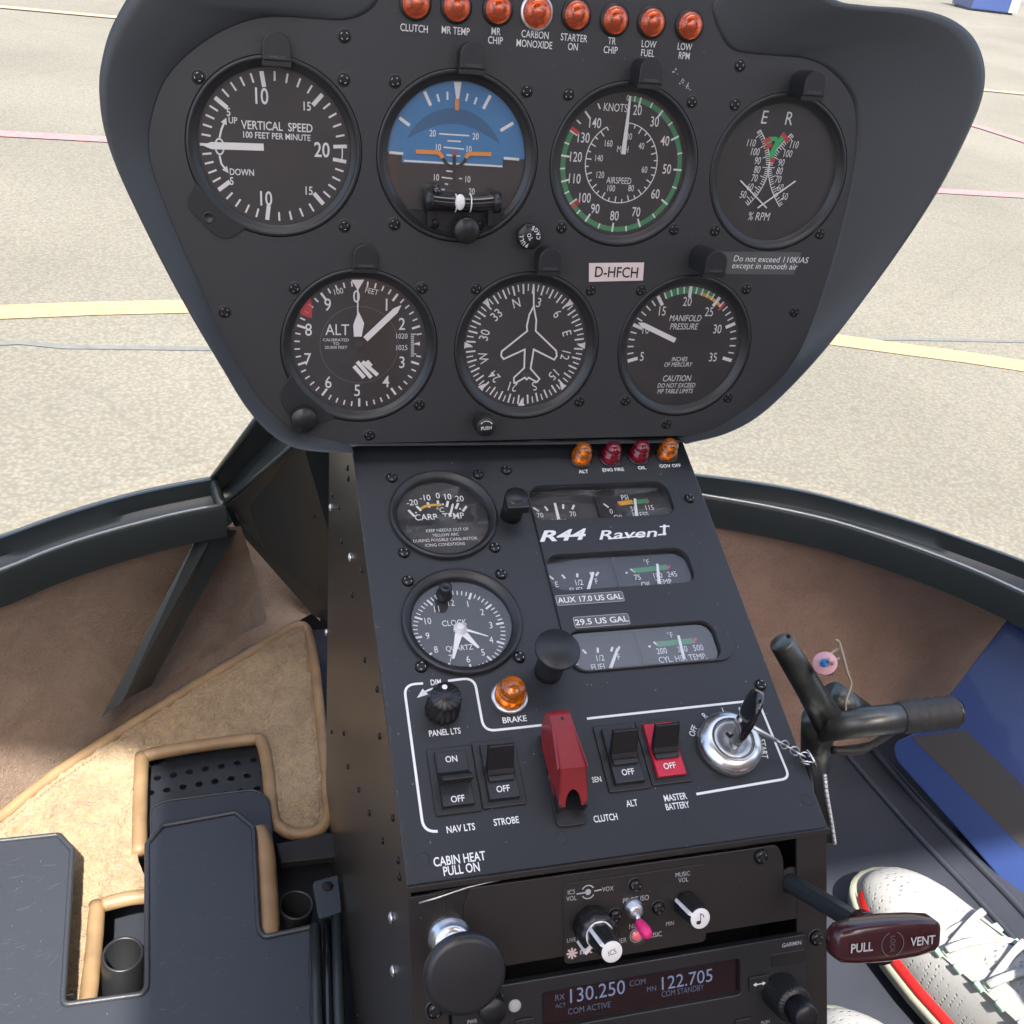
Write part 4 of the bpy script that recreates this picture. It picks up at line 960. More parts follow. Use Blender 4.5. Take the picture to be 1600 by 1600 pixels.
# --- placards
m = sub(PU, 963, 425); settk(m); b = B(); q = [hit(m, *p) for p in ((920, 411), (1006, 410), (1004, 438), (920, 440))]
b.plate([[tuple(p) for p in q]], .05, .5, 'tag'); b.text('D-HFCH', (0, 0), 5.6, .65, 'ink', bold=0.012, w=25.5); b.build('placard', panel, m)
m = sub(PU, 1200, 410); b = B(); q = [hit(m, *p) for p in ((1128, 393), (1252, 394), (1240, 429), (1128, 428))]
b.plate([[tuple(p) for p in q]], .05, .2, 'tape'); b.text('Do not exceed 110KIAS', hit(m, 1205, 405), 3.3, .35, 'white', bold=-.004, shear=.15, w=48); b.text('except in smooth air', hit(m, 1195, 417), 3.3, .35, 'white', bold=-.004, shear=.15, w=42); b.build('placard', panel, m)
# --- lamps
settk(sub(PU, 860, 60))
def lampset(parent, fr, u, v, r, h, lens, name='warning_lamp', ringm='plastic', z=0):
    m = sub(fr, u, v, 2); b = B(); b.lathe([(r*1.16, 0), (r*1.16, .8), (r*1.02, 1.2), (r*.9, 1.2)], ringm, 40, cap=False)
    o = b.build(name, parent, m)
    b = B(); pr = [(r*.98, .6), (r*.98, h*.35), (r*.9, h*.42), (r*.82, h*.44), (r*.82, h*.66)]
    for i in range(0, 9):
        a = R(i*90/8); pr.append((r*.82*math.cos(a), h*.66+h*.34*math.sin(a)))
    b.lathe(pr, lens, 40, cap=False); b.lathe([(r*.9, .55), (r*.45, .9), (r*.38, h*.35), (r*.25, h*.55), (0, h*.6)], 'reflector', 24, cap=False)
    b.lathe([(r*.95, .3), (0, .3)], 'reflector', 24)
    b.build('lens', o); return o
for i, (u, v) in enumerate([(650, 7), (714, 12), (779, 16), (840, 21), (902, 25), (962, 33), (1020, 37), (1079, 42)]):
    lampset(panel, PU, u, v-2, 6.7 if i != 3 else 7.3, 6.2, 'redorange', ringm='plastic' if i != 3 else 'steel')
b = B()
for t_, q in (('CLUTCH', (647, 44)), ('MR TEMP', (712, 48)), ('MR', (775, 49)), ('CHIP', (774, 63)), ('CARBON', (836, 54)), ('MONOXIDE', (835, 69)), ('STARTER', (897, 59)), ('ON', (895, 73)), ('TR', (956, 64)), ('CHIP', (954, 78)), ('LOW', (1014, 69)), ('FUEL', (1012, 83)), ('LOW', (1070, 73)), ('RPM', (1069, 87))):
    b.text(t_, hit(PF, *q), 3.9, .15, 'white', sx=.74, bold=.005)
b.build('lamp_lettering', panel)
b = B()
for q in ((1066, 128), (1072, 134), (1076, 138), (1055, 112)):
    c = hit(PF, *q)
    for _ in range(5): b.disc((c.x+random.uniform(-1.5, 1.5), c.y+random.uniform(-1.5, 1.5)), random.uniform(.2, .6), .12+random.random()*.02, 'grey', 6)
b.build('paint_chips', panel)
#==CONSOLE==
# ------------------------------------------------------------ centre console
cons = thing('centre_console', 'black centre console with small gauges, switches and warning lamps below the instrument panel', 'console', sub(PD, 850, 1000))
CF = WM[cons.name]
H = lambda u, v, z=0.0: hit(CF, u, v, z)
xl = (H(550, 705).x+H(637, 1392).x)/2; xr = (H(1068, 692).x+H(1297, 1300).x)/2
yt = (H(550, 705).y+H(1068, 692).y)/2+14; ybm = (H(637, 1392).y+H(1295, 1297).y)/2
def rect_px(q, z=0.0):
    p = [H(u, v, z) for u, v in q]; return ((p[0].x+p[3].x)/2, (p[1].x+p[2].x)/2, (p[2].y+p[3].y)/2, (p[0].y+p[1].y)/2)
W1 = rect_px(((824, 764), (1043, 752), (1050, 803), (834, 818)))
W2 = rect_px(((851, 870), (1071, 857), (1085, 910), (863, 927)))
W3 = rect_px(((888, 989), (1112, 969), (1127, 1031), (895, 1050)))
cg = H(693, 805); ck = H(722, 971)
b = B(); g1 = [circ(cg, 29, 64), circ(ck, 29.5, 64)]
b.plate([roundpoly([(xl, yt), (xr, yt), (xr, ybm), (xl, ybm)], [0, 0, 2, 2])]+g1+[rrect(*w[:2], w[2], w[3], 7) for w in (W1, W2, W3)], -2.2, 0, 'deck', bev=.8)
dp = b
def inv(fr, p): q = fr.inverted() @ p; return q*1000
RFm = PR
def wx(x, y, z): return Vc((x, y, z))
# console box sides and floor stand
pTL = CF @ Vc((xl*.001, yt*.001, -.001)); pBL = CF @ Vc((xl*.001, ybm*.001, -.0012)); pR0 = PR @ Vc((-.103, -.34, -.004))
XL = pTL.x+.0006; XR = (CF @ Vc((xr*.001, 0, 0))).x-.0006
prof = [(pTL.y+.10, pTL.z+.09), (pTL.y, pTL.z-.001), (pBL.y, pBL.z-.001), ((PR @ Vc((0, 0, -.001))).y, (PR @ Vc((0, -.002, 0))).z), (pR0.y, pR0.z), (pR0.y, .72), (pTL.y+.13, .72), (pTL.y+.13, pTL.z)]
b = B(); PP = [[inv(CF, Vc((x, y, z))) for y, z in prof] for x in (XL, XL+.0012)]
n = len(prof); b.add(PP[0]+PP[1], [tuple(range(n)), tuple(range(2*n-1, n-1, -1))]+[(i, (i+1) % n, (i+1) % n+n, i+n) for i in range(n)], 'sidemetal'); b.build('side_panel', cons)
b = B(); PP = [[inv(CF, Vc((x, y, z))) for y, z in prof] for x in (XR-.0012, XR)]
b.add(PP[0]+PP[1], [tuple(range(n)), tuple(range(2*n-1, n-1, -1))]+[(i, (i+1) % n, (i+1) % n+n, i+n) for i in range(n)], 'sidemetal'); b.build('side_panel', cons)
b = B(); yb_, zb_ = pTL.y+.125, pTL.z+.02
b.add([inv(CF, Vc(p)) for p in ((XL+.003, yb_, .72), (XR-.003, yb_, .72), (XR-.003, yb_, zb_), (XL+.003, yb_, zb_))], [(0, 1, 2, 3)], 'matt'); b.build('back_panel', cons)
# rivets on the left side (x = XL plane)
def side(u, v, dx=0): d = ray(u, v); return CAM+d*((XL-dx-CAM.x)/d.x)
def rivet_mesh(r, m='screw'):
    b = B(); b.lathe([(r, 0), (r*.95, r*.35), (r*.6, r*.62), (0, r*.72)], m, 14); return b.mesh('rivet')
RVM, RVS = rivet_mesh(1.9), rivet_mesh(2.9, 'steel')
RX = Mx.Rotation(R(-90), 4, 'Y')
for u, v, big in [(488, 731, 0), (544, 731, 0), (545, 748, 0), (520, 774, 0), (518, 793, 1), (531, 793, 0), (492, 808, 0), (535, 846, 0), (549, 871, 1), (566, 891, 0), (551, 930, 0), (500, 922, 0), (511, 988, 1), (571, 1031, 0), (590, 1077, 0), (594, 1150, 0), (538, 1146, 0), (519, 1144, 0), (544, 1198, 0), (561, 1234, 0), (578, 1270, 0), (599, 1314, 0), (615, 1278, 0), (623, 1344, 0), (625, 1370, 0), (613, 1434, 1), (616, 1517, 1), (559, 1587, 0)]:
    p = side(u, v); m = Mx.Translation(p) @ RX
    link(RVS if big else RVM, 'rivet', cons, m)
# --- carb temp gauge
def small_gauge(u, v, name, label, R0, R1, dz):
    m = sub(PD, u, v); settk(m); b = B()
    b.lathe([(R0, 0), (R0, 2.2), (R0-.8, 3.0), (R0-2.0, 3.0), (R1+.8, .5), (R1, 0), (R1, dz-1)], 'bezel', 80, cap=False)
    o = b.build(name, cons, m); tag(o, label); gl = B(); gl.disc((0, 0), R1-.3, 0, 'glass', 64); gl.v = [Mx.Translation((0, 0, -.9)) @ Mx.Rotation(R(-2), 4, 'X') @ q for q in gl.v]; return o, m, gl
o, g, gl = small_gauge(693, 805, 'carburettor_temperature_gauge', 'half dial carburettor temperature gauge with a yellow arc', 30.3, 26, -4)
gl.build('glass', o); DZ2 = -4; z = DZ2+.12
b = B(); b.disc((0, 0), 26.4, DZ2, 'dial', 56)
piv = P_(g, 684, 828, z); Z = lambda u, v: hit(g, u, v, z)
for q in (((638, 797), (648, 807)), ((651, 791), (658, 798)), ((668, 785), (671, 793)), ((684, 782), (685, 791)), ((700, 783), (698, 792)), ((716, 786), (712, 795)), ((729, 791), (723, 799))): b.line([Z(*q[0]), Z(*q[1])], 1.4, z, 'white')
for q in ((650, 801), (692, 788), (719, 795)): b.disc(Z(*q), .6, z, 'white', 8)
b.line(crom([Vc((*Z(*q), 0)) for q in ((657, 795), (665, 791), (678, 789), (690, 789))], 6, False), 1.6, z+.05, 'yellow')
for t_, q, h in (('-20', (644, 785), 3.2), ('-10', (664, 777.5), 3.2), ('0', (684, 774.5), 3.2), ('10', (700, 776), 3.2), ('20', (718, 779), 3.2), ('°C', (688, 796.5), 2.6), ('CARB  TEMP', (687, 807), 3.3)): b.text(t_, Z(*q), h, z, 'white', sx=.85, bold=.004)
b.build('dial', o)
b = B(); z3 = -1.2; y0 = hit(g, 684, 820, z3).y
pts = [(-math.sqrt(26**2-y0**2), y0)]+[(-7+0*i, y0) for i in range(1)]+[(7*math.cos(R(180-i*18)), y0+.2+5.5*math.sin(R(i*18))) for i in range(11)]+[(math.sqrt(26**2-y0**2), y0)]
a0_ = math.degrees(math.asin(y0/26)); pts += [(26*math.cos(R(a0_-(180+2*a0_)*i/30)), 26*math.sin(R(a0_-(180+2*a0_)*i/30))) for i in range(1, 30)]
b.plate([pts], z3-.8, z3, 'bezel', bev=.15)
for i, t_ in enumerate(('KEEP NEEDLE OUT OF', 'YELLOW ARC', 'DURING POSSIBLE CARBURETOR', 'ICING CONDITIONS')): b.text(t_, hit(g, 697-i*.5+(2 if i == 0 else 0), 828+i*7.6, z3), 1.55, z3+.1, 'white', bold=-.004, sx=.85)
b.build('caution_plate', o); needle(o, 'needle', g, (703, 807), (708, 786), 1.2, DZ2+1)
# --- clock
o, g, gl = small_gauge(722, 971, 'clock', 'round black quartz clock reading about half past four', 31.5, 26.5, -6)
gl.build('glass', o); DZ3 = -6; z = DZ3+.12; b = B(); b.disc((0, 0), 27, DZ3, 'dial', 56)
c0 = hit(g, 716, 988, DZ3+1)
cc = hit(g, 718, 985, z)
for i in range(60): b.tick(i*6-6, 20.2 if i % 5 == 0 else 21.8, 24.4, 1.15 if i % 5 == 0 else .6, z, 'white', c=cc)
for i in range(1, 13):
    a = i*30-6; b.text(str(i), (cc.x+17.2*math.sin(R(a)), cc.y+17.2*math.cos(R(a))), 3.5, z, 'white', sx=.8, bold=0)
b.text('CLOCK', hit(g, 710, 973, z), 3.1, z, 'white', sx=.8, bold=0); b.text('QUARTZ', hit(g, 718, 1013, z), 2.8, z, 'white', sx=.8, bold=0); b.build('dial', o)
for nm, tip, w, dz in (('hour_hand', (748, 1012), 3, 1.2), ('minute_hand', (708, 1029), 3, 1.9), ('second_hand', (763, 994), 1.1, 2.6)):
    b = B(); zz = DZ3+dz; a = cc; t_ = hit(g, *tip, zz); d = (t_-a).normalized(); n_ = Vc((-d.y, d.x)); b.plate([[tuple(a+n_*w*.75), tuple(t_+n_*w*.2), tuple(t_-n_*w*.2), tuple(a-n_*w*.75)]], zz-.2, zz, 'cream'); b.build(nm, o)
b = B(); b.lathe([(3.4, DZ3+.5), (3.4, DZ3+2.8), (2.2, DZ3+3), (2.2, DZ3+4.2), (1.8, DZ3+4.6), (0, DZ3+4.6)], 'cream', 24, c=cc); b.build('hub', o)
b = B(); c = hit(g, 697, 916, 9); b.lathe([(4.4, 0), (4.4, 2), (3.3, 2.4), (3.5, 8), (3, 9), (1.4, 9), (1.2, 8.7), (0, 8.7)], 'plastic', 40, c=c, fl=(20, .1, 3.2)); b.build('setting_knob', o)
# --- engine gauge cluster
m = sub(PD, 980, 900); settk(m); b = B(); q = [hit(m, *p) for p in ((813, 766), (1048, 747), (1150, 1024), (905, 1060))]
x0 = (q[0].x+q[3].x)/2; x1 = (q[1].x+q[2].x)/2; y1 = (q[0].y+q[1].y)/2; y0 = (q[2].y+q[3].y)/2
off = Vc((CF.inverted() @ m.translation).xy)*1000
def mv(w): return (w[0]-off.x, w[1]-off.x, w[2]-off.y, w[3]-off.y)
Ws = [mv(w) for w in (W1, W2, W3)]
b.plate([rrect(x0, x1, y0, y1, 9)]+[rrect(*w, 7.5) for w in Ws], .0, 1.5, 'deck', bev=.5)
clus = b.build('engine_gauge_cluster', cons, m); tag(clus, 'three window engine gauge cluster')
for i, w in enumerate(Ws):
    dz = -7; z = dz+.12; b = B(); rr = rrect(w[0]-1, w[1]+1, w[2]-1, w[3]+1, 8)
    b.plate([rr], dz-.5, dz, 'dial')
    inner_ = rrect(w[0]+.2, w[1]-.2, w[2]+.2, w[3]-.2, 7.2); outer_ = rr
    b.loft([[Vc((*p, -1)) for p in rrect(w[0]-.2, w[1]+.2, w[2]-.2, w[3]+.2, 7.6)], [Vc((*p, dz)) for p in rrect(w[0]-.2, w[1]+.2, w[2]-.2, w[3]+.2, 7.6)]], 'bezel')
    Z = lambda u, v: hit(m, u, v, z)
    Ln = lambda p, q_, wd, mm='white': b.line([Z(*p), Z(*q_)], wd, z+.03, mm)
    xm = (w[0]+w[1])/2; b.box(xm-1.2, xm+1.2, w[2], w[3], dz, dz+2.5, 'matt')
    if i == 0:
        for p, q_ in (((833, 793), (842, 799)), ((851, 791), (856, 798)), ((880, 788), (880, 795)), ((897, 789), (894, 796))): Ln(p, q_, 1.2)
        for t_, p in (('70', (844, 805)), ('70', (895, 803)), ('AMPS', (873, 815)), ('0', (955, 799)), ('PSI', (976, 777)), ('50', (990, 795)), ('115', (1015, 793)), ('OIL', (967, 808)), ('PRESS', (1001, 804))): b.text(t_, Z(*p), 3, z, 'white', sx=.8, bold=0)
        Ln((943, 787), (951, 793), 1); Ln((966, 787), (989, 784), 3.2, 'yellow'); Ln((989, 785), (1013, 782), 3.2, 'green'); Ln((965, 786), (969, 790), 1, 'red'); Ln((1013, 781), (1011, 787), 1, 'red'); Ln((989, 782), (989, 788), 1)
        N_ = (((874, 816), (867, 786)), ((995, 808), (992, 779)))
    elif i == 1:
        for p, q_ in (((858, 900), (865, 905)), ((878, 898), (883, 904)), ((902, 896), (902, 902)), ((922, 894), (925, 900)), ((935, 894), (931, 900))): Ln(p, q_, 1.2)
        for t_, p in (('E', (870, 913)), ('1/2', (905, 910)), ('F', (932, 908)), ('FUEL', (902, 922)), ('75', (996, 902)), ('°F', (1010, 878)), ('180', (1028, 899)), ('245', (1050, 897)), ('OIL', (1010, 913)), ('TEMP', (1037, 909))): b.text(t_, Z(*p), 3, z, 'white', sx=.8, bold=0)
        b.disc(Z(979, 895), .7, z, 'white', 8); Ln((985, 889), (992, 894), 1); Ln((989, 892), (1043, 886), 3.2, 'green'); Ln((1046, 884), (1043, 889), 1.4, 'red'); Ln((1026, 885), (1026, 892), 1.2)
        N_ = (((919, 922), (927, 894)), ((1030, 912), (1027, 881)))
    else:
        for p, q_ in (((910, 1015), (916, 1021)), ((934, 1012), (934, 1020)), ((957, 1011), (955, 1018)), ((968, 1010), (965, 1016))): Ln(p, q_, 1.2)
        for t_, p in (('E', (900, 1034)), ('1/2', (938, 1028)), ('F', (967, 1026)), ('FUEL', (936, 1042)), ('200', (1034, 1017)), ('°F', (1047, 992)), ('350', (1066, 1014)), ('500', (1091, 1012)), ('CYL. HD. TEMP.', (1067, 1028))): b.text(t_, Z(*p), 3, z, 'white', sx=.8, bold=0)
        b.disc(Z(1015, 1010), .7, z, 'white', 8); Ln((1021, 1003), (1029, 1009), 1.2); Ln((1026, 1007), (1083, 1001), 3.2, 'green'); Ln((1087, 997), (1084, 1004), 1.4, 'red')
        N_ = (((954, 1044), (965, 1014)), ((1069, 1030), (1060, 993)))
    o = b.build('window_dial', clus)
    for p, q_ in N_: needle(o if False else clus, 'needle', m, p, q_, 1.8, -5, tipw=1.4)
    gl = B(); gl.add([Vc((*q_, -1.0-(q_[1]-(w[2]+w[3])/2)*(.045 if i < 2 else -.01))) for q_ in rrect(w[0], w[1], w[2], w[3], 7.4)], [tuple(range(28))], 'glass' if i < 2 else 'glass2'); gl.build('window_glass', clus)
b = B(); z = 1.65; HH = lambda u, v: hit(m, u, v, z)
b.text('R44', HH(880, 836), 6.0, z, 'white', bold=.03, shear=.35, w=25); b.text('Raven', HH(981, 834), 5.2, z, 'white', shear=.3, bold=.012, w=31); b.text('I', HH(1038, 828), 6.2, z, 'white', shear=.25, bold=.01, w=3.4)
b.line([HH(950, 842), HH(1008, 837)], .8, z+.02, 'white'); b.line([HH(1031, 823), HH(1046, 822)], .9, z+.02, 'white'); b.line([HH(1028, 836), HH(1041, 834)], .9, z+.02, 'white')
b.build('nameplate_lettering', clus)
for t_, q in (('AUX 17.0 US GAL', ((868, 932), (972, 922), (976, 938), (870, 949))), ('29.5 US GAL', ((895, 965), (982, 957), (984, 975), (898, 983)))):
    p = [hit(m, u, v, 1.6) for u, v in q]; w = ((p[0].x+p[3].x)/2, (p[1].x+p[2].x)/2, (p[2].y+p[3].y)/2, (p[0].y+p[1].y)/2)
    b = B(); b.plate([rrect(*w, 1.2)], 1.55, 1.75, 'lbl', bev=.05); b.line([(*q_, 0) for q_ in rrect(w[0]+.3, w[1]-.3, w[2]+.3, w[3]-.3, 1)], .25, 1.8, 'grey', closed=True)
    b.text(t_, ((w[0]+w[1])/2, (w[2]+w[3])/2), 2.9, 1.85, 'white', bold=.014, w=(w[1]-w[0])*.82); b.build('quantity_label', clus)
# --- deck screws and rivets
for u, v in [(612, 748), (747, 743), (631, 865), (773, 857), (637, 909), (783, 898), (658, 1043), (811, 1028), (1077, 780), (1188, 1071), (791, 736)]: screw(cons, PD, u, v, SM2)
b_ = B(); b_.lathe([(3.1, -.02), (3.1, .12), (2.8, .18), (2.2, .1), (0, .16)], 'deck', 24); FR_ = b_.mesh('flush_rivet')
for u, v in [(661, 1343), (877, 1309), (1076, 1277), (1262, 1249)]: link(FR_, 'flush_rivet', cons, sub(PD, u, v))
b = dp; rw = random.Random(3)
for k in range(150):
    x = rw.uniform(xl+1, xr-1); x = xr-1-abs(rw.gauss(0, 30)) if k % 2 else x
    if x < xl+1: continue
    ln = rw.uniform(.3, 3.5); y_ = ybm+.9+abs(rw.gauss(0, .35)); b.line([(x, y_), (min(x+ln, xr-.5), y_+rw.uniform(-.15, .15))], rw.uniform(.08, .3), .03+rw.random()*.02, 'grey')
for k in range(60):
    y_ = rw.uniform(ybm+2, yt-20); ln = rw.uniform(.3, 3); x = (xr-.9-abs(rw.gauss(0, .3))) if k % 2 else (xl+.9+abs(rw.gauss(0, .3))); b.line([(x, y_), (x+rw.uniform(-.1, .1), y_+ln)], rw.uniform(.06, .2), .03+rw.random()*.02, 'dimgrey')
for k in range(46):
    x = rw.uniform(xl+6, xr-6); y_ = rw.uniform(ybm+4, yt-30); a = rw.uniform(0, 3.14); ln = rw.uniform(.3, 2.2); b.line([(x, y_), (x+ln*math.cos(a), y_+ln*math.sin(a))], rw.uniform(.05, .14), .03+rw.random()*.02, 'dimgrey')
# --- lamps
for u, v, l in ((908, 714, 'ambertail'), (954, 713, 'ruby'), (998, 710, 'ruby'), (1042, 707, 'ambertail')):
    m = sub(PD, u, v, 5); lampset(cons, PD, *(u, v), 6.2, 13, l)
lampset(cons, PD, 797, 1086, 8.0, 14, 'ambertail', ringm='steel')
# --- eyebrow light on deck
m = sub(PD, 800, 800, 3); b = B(); b.tube([(0, 0, 0), (0, 0, 15)], 6.2, 'plastic', 28); b.lathe([(6.6, 14), (6.6, 17), (6, 18), (0, 18)], 'plastic', 32); b.box(-6.4, 6.4, -8, 0, 12, 17.5, 'plastic', bev=1); b.build('post_light', cons, m)
# --- plunger knob (mixture guard)
m = sub(PD, 872, 1013, 24); b = B(); b.lathe([(7.2, 0), (7.2, 6), (6.3, 12), (6.3, 18), (10.4, 21), (11.4, 22.2), (11.4, 23.4), (10.8, 24), (0, 24.4)], 'bezel', 56); o = b.build('plunger_knob', cons, m)
# --- dimmer knob
m = sub(PD, 697, 1087, 15); b = B(); b.lathe([(8.6, .3), (8.6, 4), (7.8, 13.4), (7.2, 15), (0, 15)], 'plastic', 96, fl=(16, .10, 7.5)); b.disc((0, 4.6), 1.3, 15.1, 'white', 18); b.build('dimmer_knob', cons, m)
# --- switches
settk(sub(PD, 870, 1200))
def rocker(name, q, red, paddle, txt, up=False, label=None):
    m = sub(PD, sum(p[0] for p in q)/4, sum(p[1] for p in q)/4); p = [hit(m, *c) for c in q]
    w = ((p[0].x+p[3].x)/2, (p[1].x+p[2].x)/2, (p[2].y+p[3].y)/2, (p[0].y+p[1].y)/2); X0_, X1_, Y0_, Y1_ = w
    b = B(); b.plate([rrect(X0_+.15, X1_-.15, Y0_, Y1_, .6)], .02, 1.3, 'plastic', bev=.3); o = b.build(name, cons, m); tag(o, label)
    mm = 'redrocker' if red else 'deck'; fw = (X1_-X0_); x0, x1 = X0_+fw*.16, X1_-fw*.16; y0, y1 = Y0_+3.2, Y1_-3.0; ym = (y0+y1)/2
    b = B(); prof_ = [(y0, 1.2), (y0, 3.3), (ym-3, 2.8), (ym+3, 2.8), (y1, 3.3), (y1, 1.2)]
    vs = [(x, y_, z_) for x in (x0, x1) for y_, z_ in prof_]; n = len(prof_)
    b.add(vs, [tuple(range(n)), tuple(range(2*n-1, n-1, -1))]+[(i, (i+1) % n, (i+1) % n+n, i+n) for i in range(n)], mm)
    for t_, yy, sl_ in txt:
        k = (yy-ym)/(y1-ym) if yy > ym else (ym-yy)/(ym-y0); b.text(t_, (0, yy), 3.3, 3.42, 'white', sx=.85, bold=.012)
    r_ = b.build('rocker', o); md = r_.modifiers.new('b', 'BEVEL'); md.width = .0004; md.segments = 2; md.limit_method = 'ANGLE'; md.angle_limit = R(50)
    b = B(); yh = ym-1
    if paddle == 'up':   # paddle leans towards the viewer at the top
        vs = [(x*s_, y_, z_) for x in (-1, 1) for y_, z_, s_ in ((yh-2.2, 2.6, x1-.8), (yh+2.2, 2.6, x1-.8), (yh+9.5, 14.5, x1-1.2), (yh+8.0, 15.2, x1-1.2), (yh+1.0, 5.0, x1-.9))]
        n = 5; b.add(vs, [tuple(range(n)), tuple(range(2*n-1, n-1, -1))]+[(i, (i+1) % n, (i+1) % n+n, i+n) for i in range(n)], 'plastic')
        b.box(x0+1, x1-1, yh-4.2, yh-1.6, 2.5, 4.6, 'bezel', bev=.5)
    else:
        vs = [(x*s_, y_, z_) for x in (-1, 1) for y_, z_, s_ in ((yh-1.6, 2.6, x1-.6), (yh+4.4, 2.6, x1-.8), (yh+1.6, 5.4, x1-.8), (yh-1.0, 11.5, x1-.4), (yh-3.0, 11.3, x1-.4))]
        n = 5; b.add(vs, [tuple(range(n)), tuple(range(2*n-1, n-1, -1))]+[(i, (i+1) % n, (i+1) % n+n, i+n) for i in range(n)], 'plastic')
    r_ = b.build('paddle', o); md = r_.modifiers.new('b', 'BEVEL'); md.width = .0005; md.segments = 2; md.limit_method = 'ANGLE'; md.angle_limit = R(25)
    return o
rocker('rocker_switch', ((664, 1175), (733, 1163), (755, 1266), (682, 1278)), 0, 'down', (('ON', 9.5, 0), ('OFF', -9.8, 0)), label='leftmost black rocker switch, marked on and off, set down')
rocker('rocker_switch', ((735, 1162), (802, 1154), (824, 1256), (755, 1266)), 0, 'up', (('OFF', -8.5, 0),), label='black rocker switch above the strobe lettering')
rocker('rocker_switch', ((926, 1138), (990, 1129), (1018, 1230), (951, 1241)), 0, 'up', (('OFF', -8.5, 0),), label='black rocker switch beside the red one')
rocker('rocker_switch', ((990, 1129), (1052, 1122), (1082, 1220), (1018, 1230)), 1, 'up', (('OFF', -8.5, 0),), label='red rocker switch with a black paddle')
# --- guarded clutch switch
m = sub(PD, 885, 1210); q0 = hit(m, 852, 1165); q1 = hit(m, 918, 1290); b = B()
xa, xb = hit(m, 868, 1270).x-1, hit(m, 918, 1285).x; yb_ = hit(m, 895, 1291).y; ya_ = hit(m, 860, 1150).y
b.plate([roundpoly([(xa, ya_), (xb, ya_), (xb, yb_), (xa, yb_)], [1, 1, 3, 3])], .0, 1.6, 'plastic', bev=.3)
for x in (xa+1.2, xb-1.2): b.box(x-.8, x+.8, yb_+6, yb_+17, 1.4, 9, 'plastic', bev=.5)
gsw = b.build('guarded_switch', cons, m); tag(gsw, 'clutch switch under a closed red safety guard')
b = B(); b.lathe([(6.2, 1.5), (6.2, 3.5), (4.6, 4), (4.6, 7), (0, 7)], 'steel', 6, c=((xa+xb)/2, (ya_+yb_)/2+1), sm=False); b.lathe([(6.6, 1.4), (6.6, 2.2), (4, 2.3)], 'steel', 32, c=((xa+xb)/2, (ya_+yb_)/2+1)); b.tube([((xa+xb)/2, (ya_+yb_)/2+1, 5), ((xa+xb)/2, (ya_+yb_)/2+8, 14)], [2, 2.8], 'steel', 12); b.build('toggle', gsw)
xc = (xa+xb)/2; hw = (xb-xa)/2-.6
cv_ = B(); pr = [(yb_+6.5, 8, 1.0), (yb_+21, 20.5, .90), (yb_+40, 21, .82), (yb_+47.5, 20, .80), (yb_+50, 18, .80), (yb_+50.5, 15, .82), (yb_+49, 9, .9), (yb_+42, 4.5, 1.02), (yb_+36, 4, 1.08), (yb_+24, 5.5, 1.07), (yb_+14, 3, 1.03), (yb_+7.5, 3, 1.01)]
# outer skin
TP = pr[:7]; th = 1.6
n = len(pr)
outl = [(y_, z_) for y_, z_, s_ in pr]
def skin(inset):
    L = []
    for sgn in (-1, 1):
        L.append([Vc((xc+sgn*(hw*s_-inset), y_+(inset if i in (0, 11) else (-inset if i in (5, 6) else 0)), z_-(inset if z_ > 10 else 0))) for i, (y_, z_, s_) in enumerate(pr)])
    return L
a_, c_ = skin(0)
# sides, top strip; open end (notch) facing the bottom and underside open
cv_.add(a_+c_, [tuple(range(n))[::-1], tuple(range(n, 2*n))]+[(i, i+1, i+1+n, i+n) for i in range(1, 6)], 'redcover')
# sloping lower facet with an arched notch at its end
p0l, p1l, p0r, p1r = a_[0], a_[1], c_[0], c_[1]
def fac(u_, w_): return (p0l.lerp(p0r, u_)).lerp(p1l.lerp(p1r, u_), w_)
uv_ = [(0, 0), (.22, 0)]+[(.5-.28*math.cos(R(a)), .42*math.sin(R(a))) for a in range(15, 180, 15)]+[(.78, 0), (1, 0), (1, 1), (0, 1)]
tri = mg.tessellate_polygon([[Vc((x, y, 0)) for x, y in uv_]])
cv_.add([fac(*q) for q in uv_], [tuple(t) for t in tri], 'redcover')
o = cv_.build('guard_cover', gsw)
md = o.modifiers.new('w', 'WELD'); md.merge_threshold = .00002
md = o.modifiers.new('b', 'BEVEL'); md.width = .0012; md.segments = 3; md.limit_method = 'ANGLE'; md.angle_limit = R(28)
b = B(); b.disc((xc+.5, yb_+44.5), .8, 20.6, 'matt', 16); b.build('pin_hole', o)
# --- ignition switch
m = sub(PD, 1143, 1158, 6); b = B()
b.lathe([(15.6, 0), (16.6, .6), (16.6, 5), (15.9, 6.2), (13.6, 8.6), (11.5, 9.4), (10.3, 9.2), (10.0, 8.2)], 'chrome', 200, fl=(100, .02, 16), cap=False)
ign = b.build('ignition_switch', cons, m); tag(ign, 'round chrome ignition switch')
b = B(); b.lathe([(10.0, 6.5), (9.8, 8.6), (8.8, 9), (7, 7.8), (3, 7.6), (0, 7.6)], 'steel', 56); b.box(-.7, .7, -4.5, 4.5, 7.5, 8.2, 'matt', T=Mx.Rotation(R(30), 4, 'Z')); b.build('barrel', ign)
b = B(); b.lathe([(10.3, 7.9), (10.0, 8.3), (9.7, 7.9)], 'matt', 56, cap=False); b.build('groove', ign)
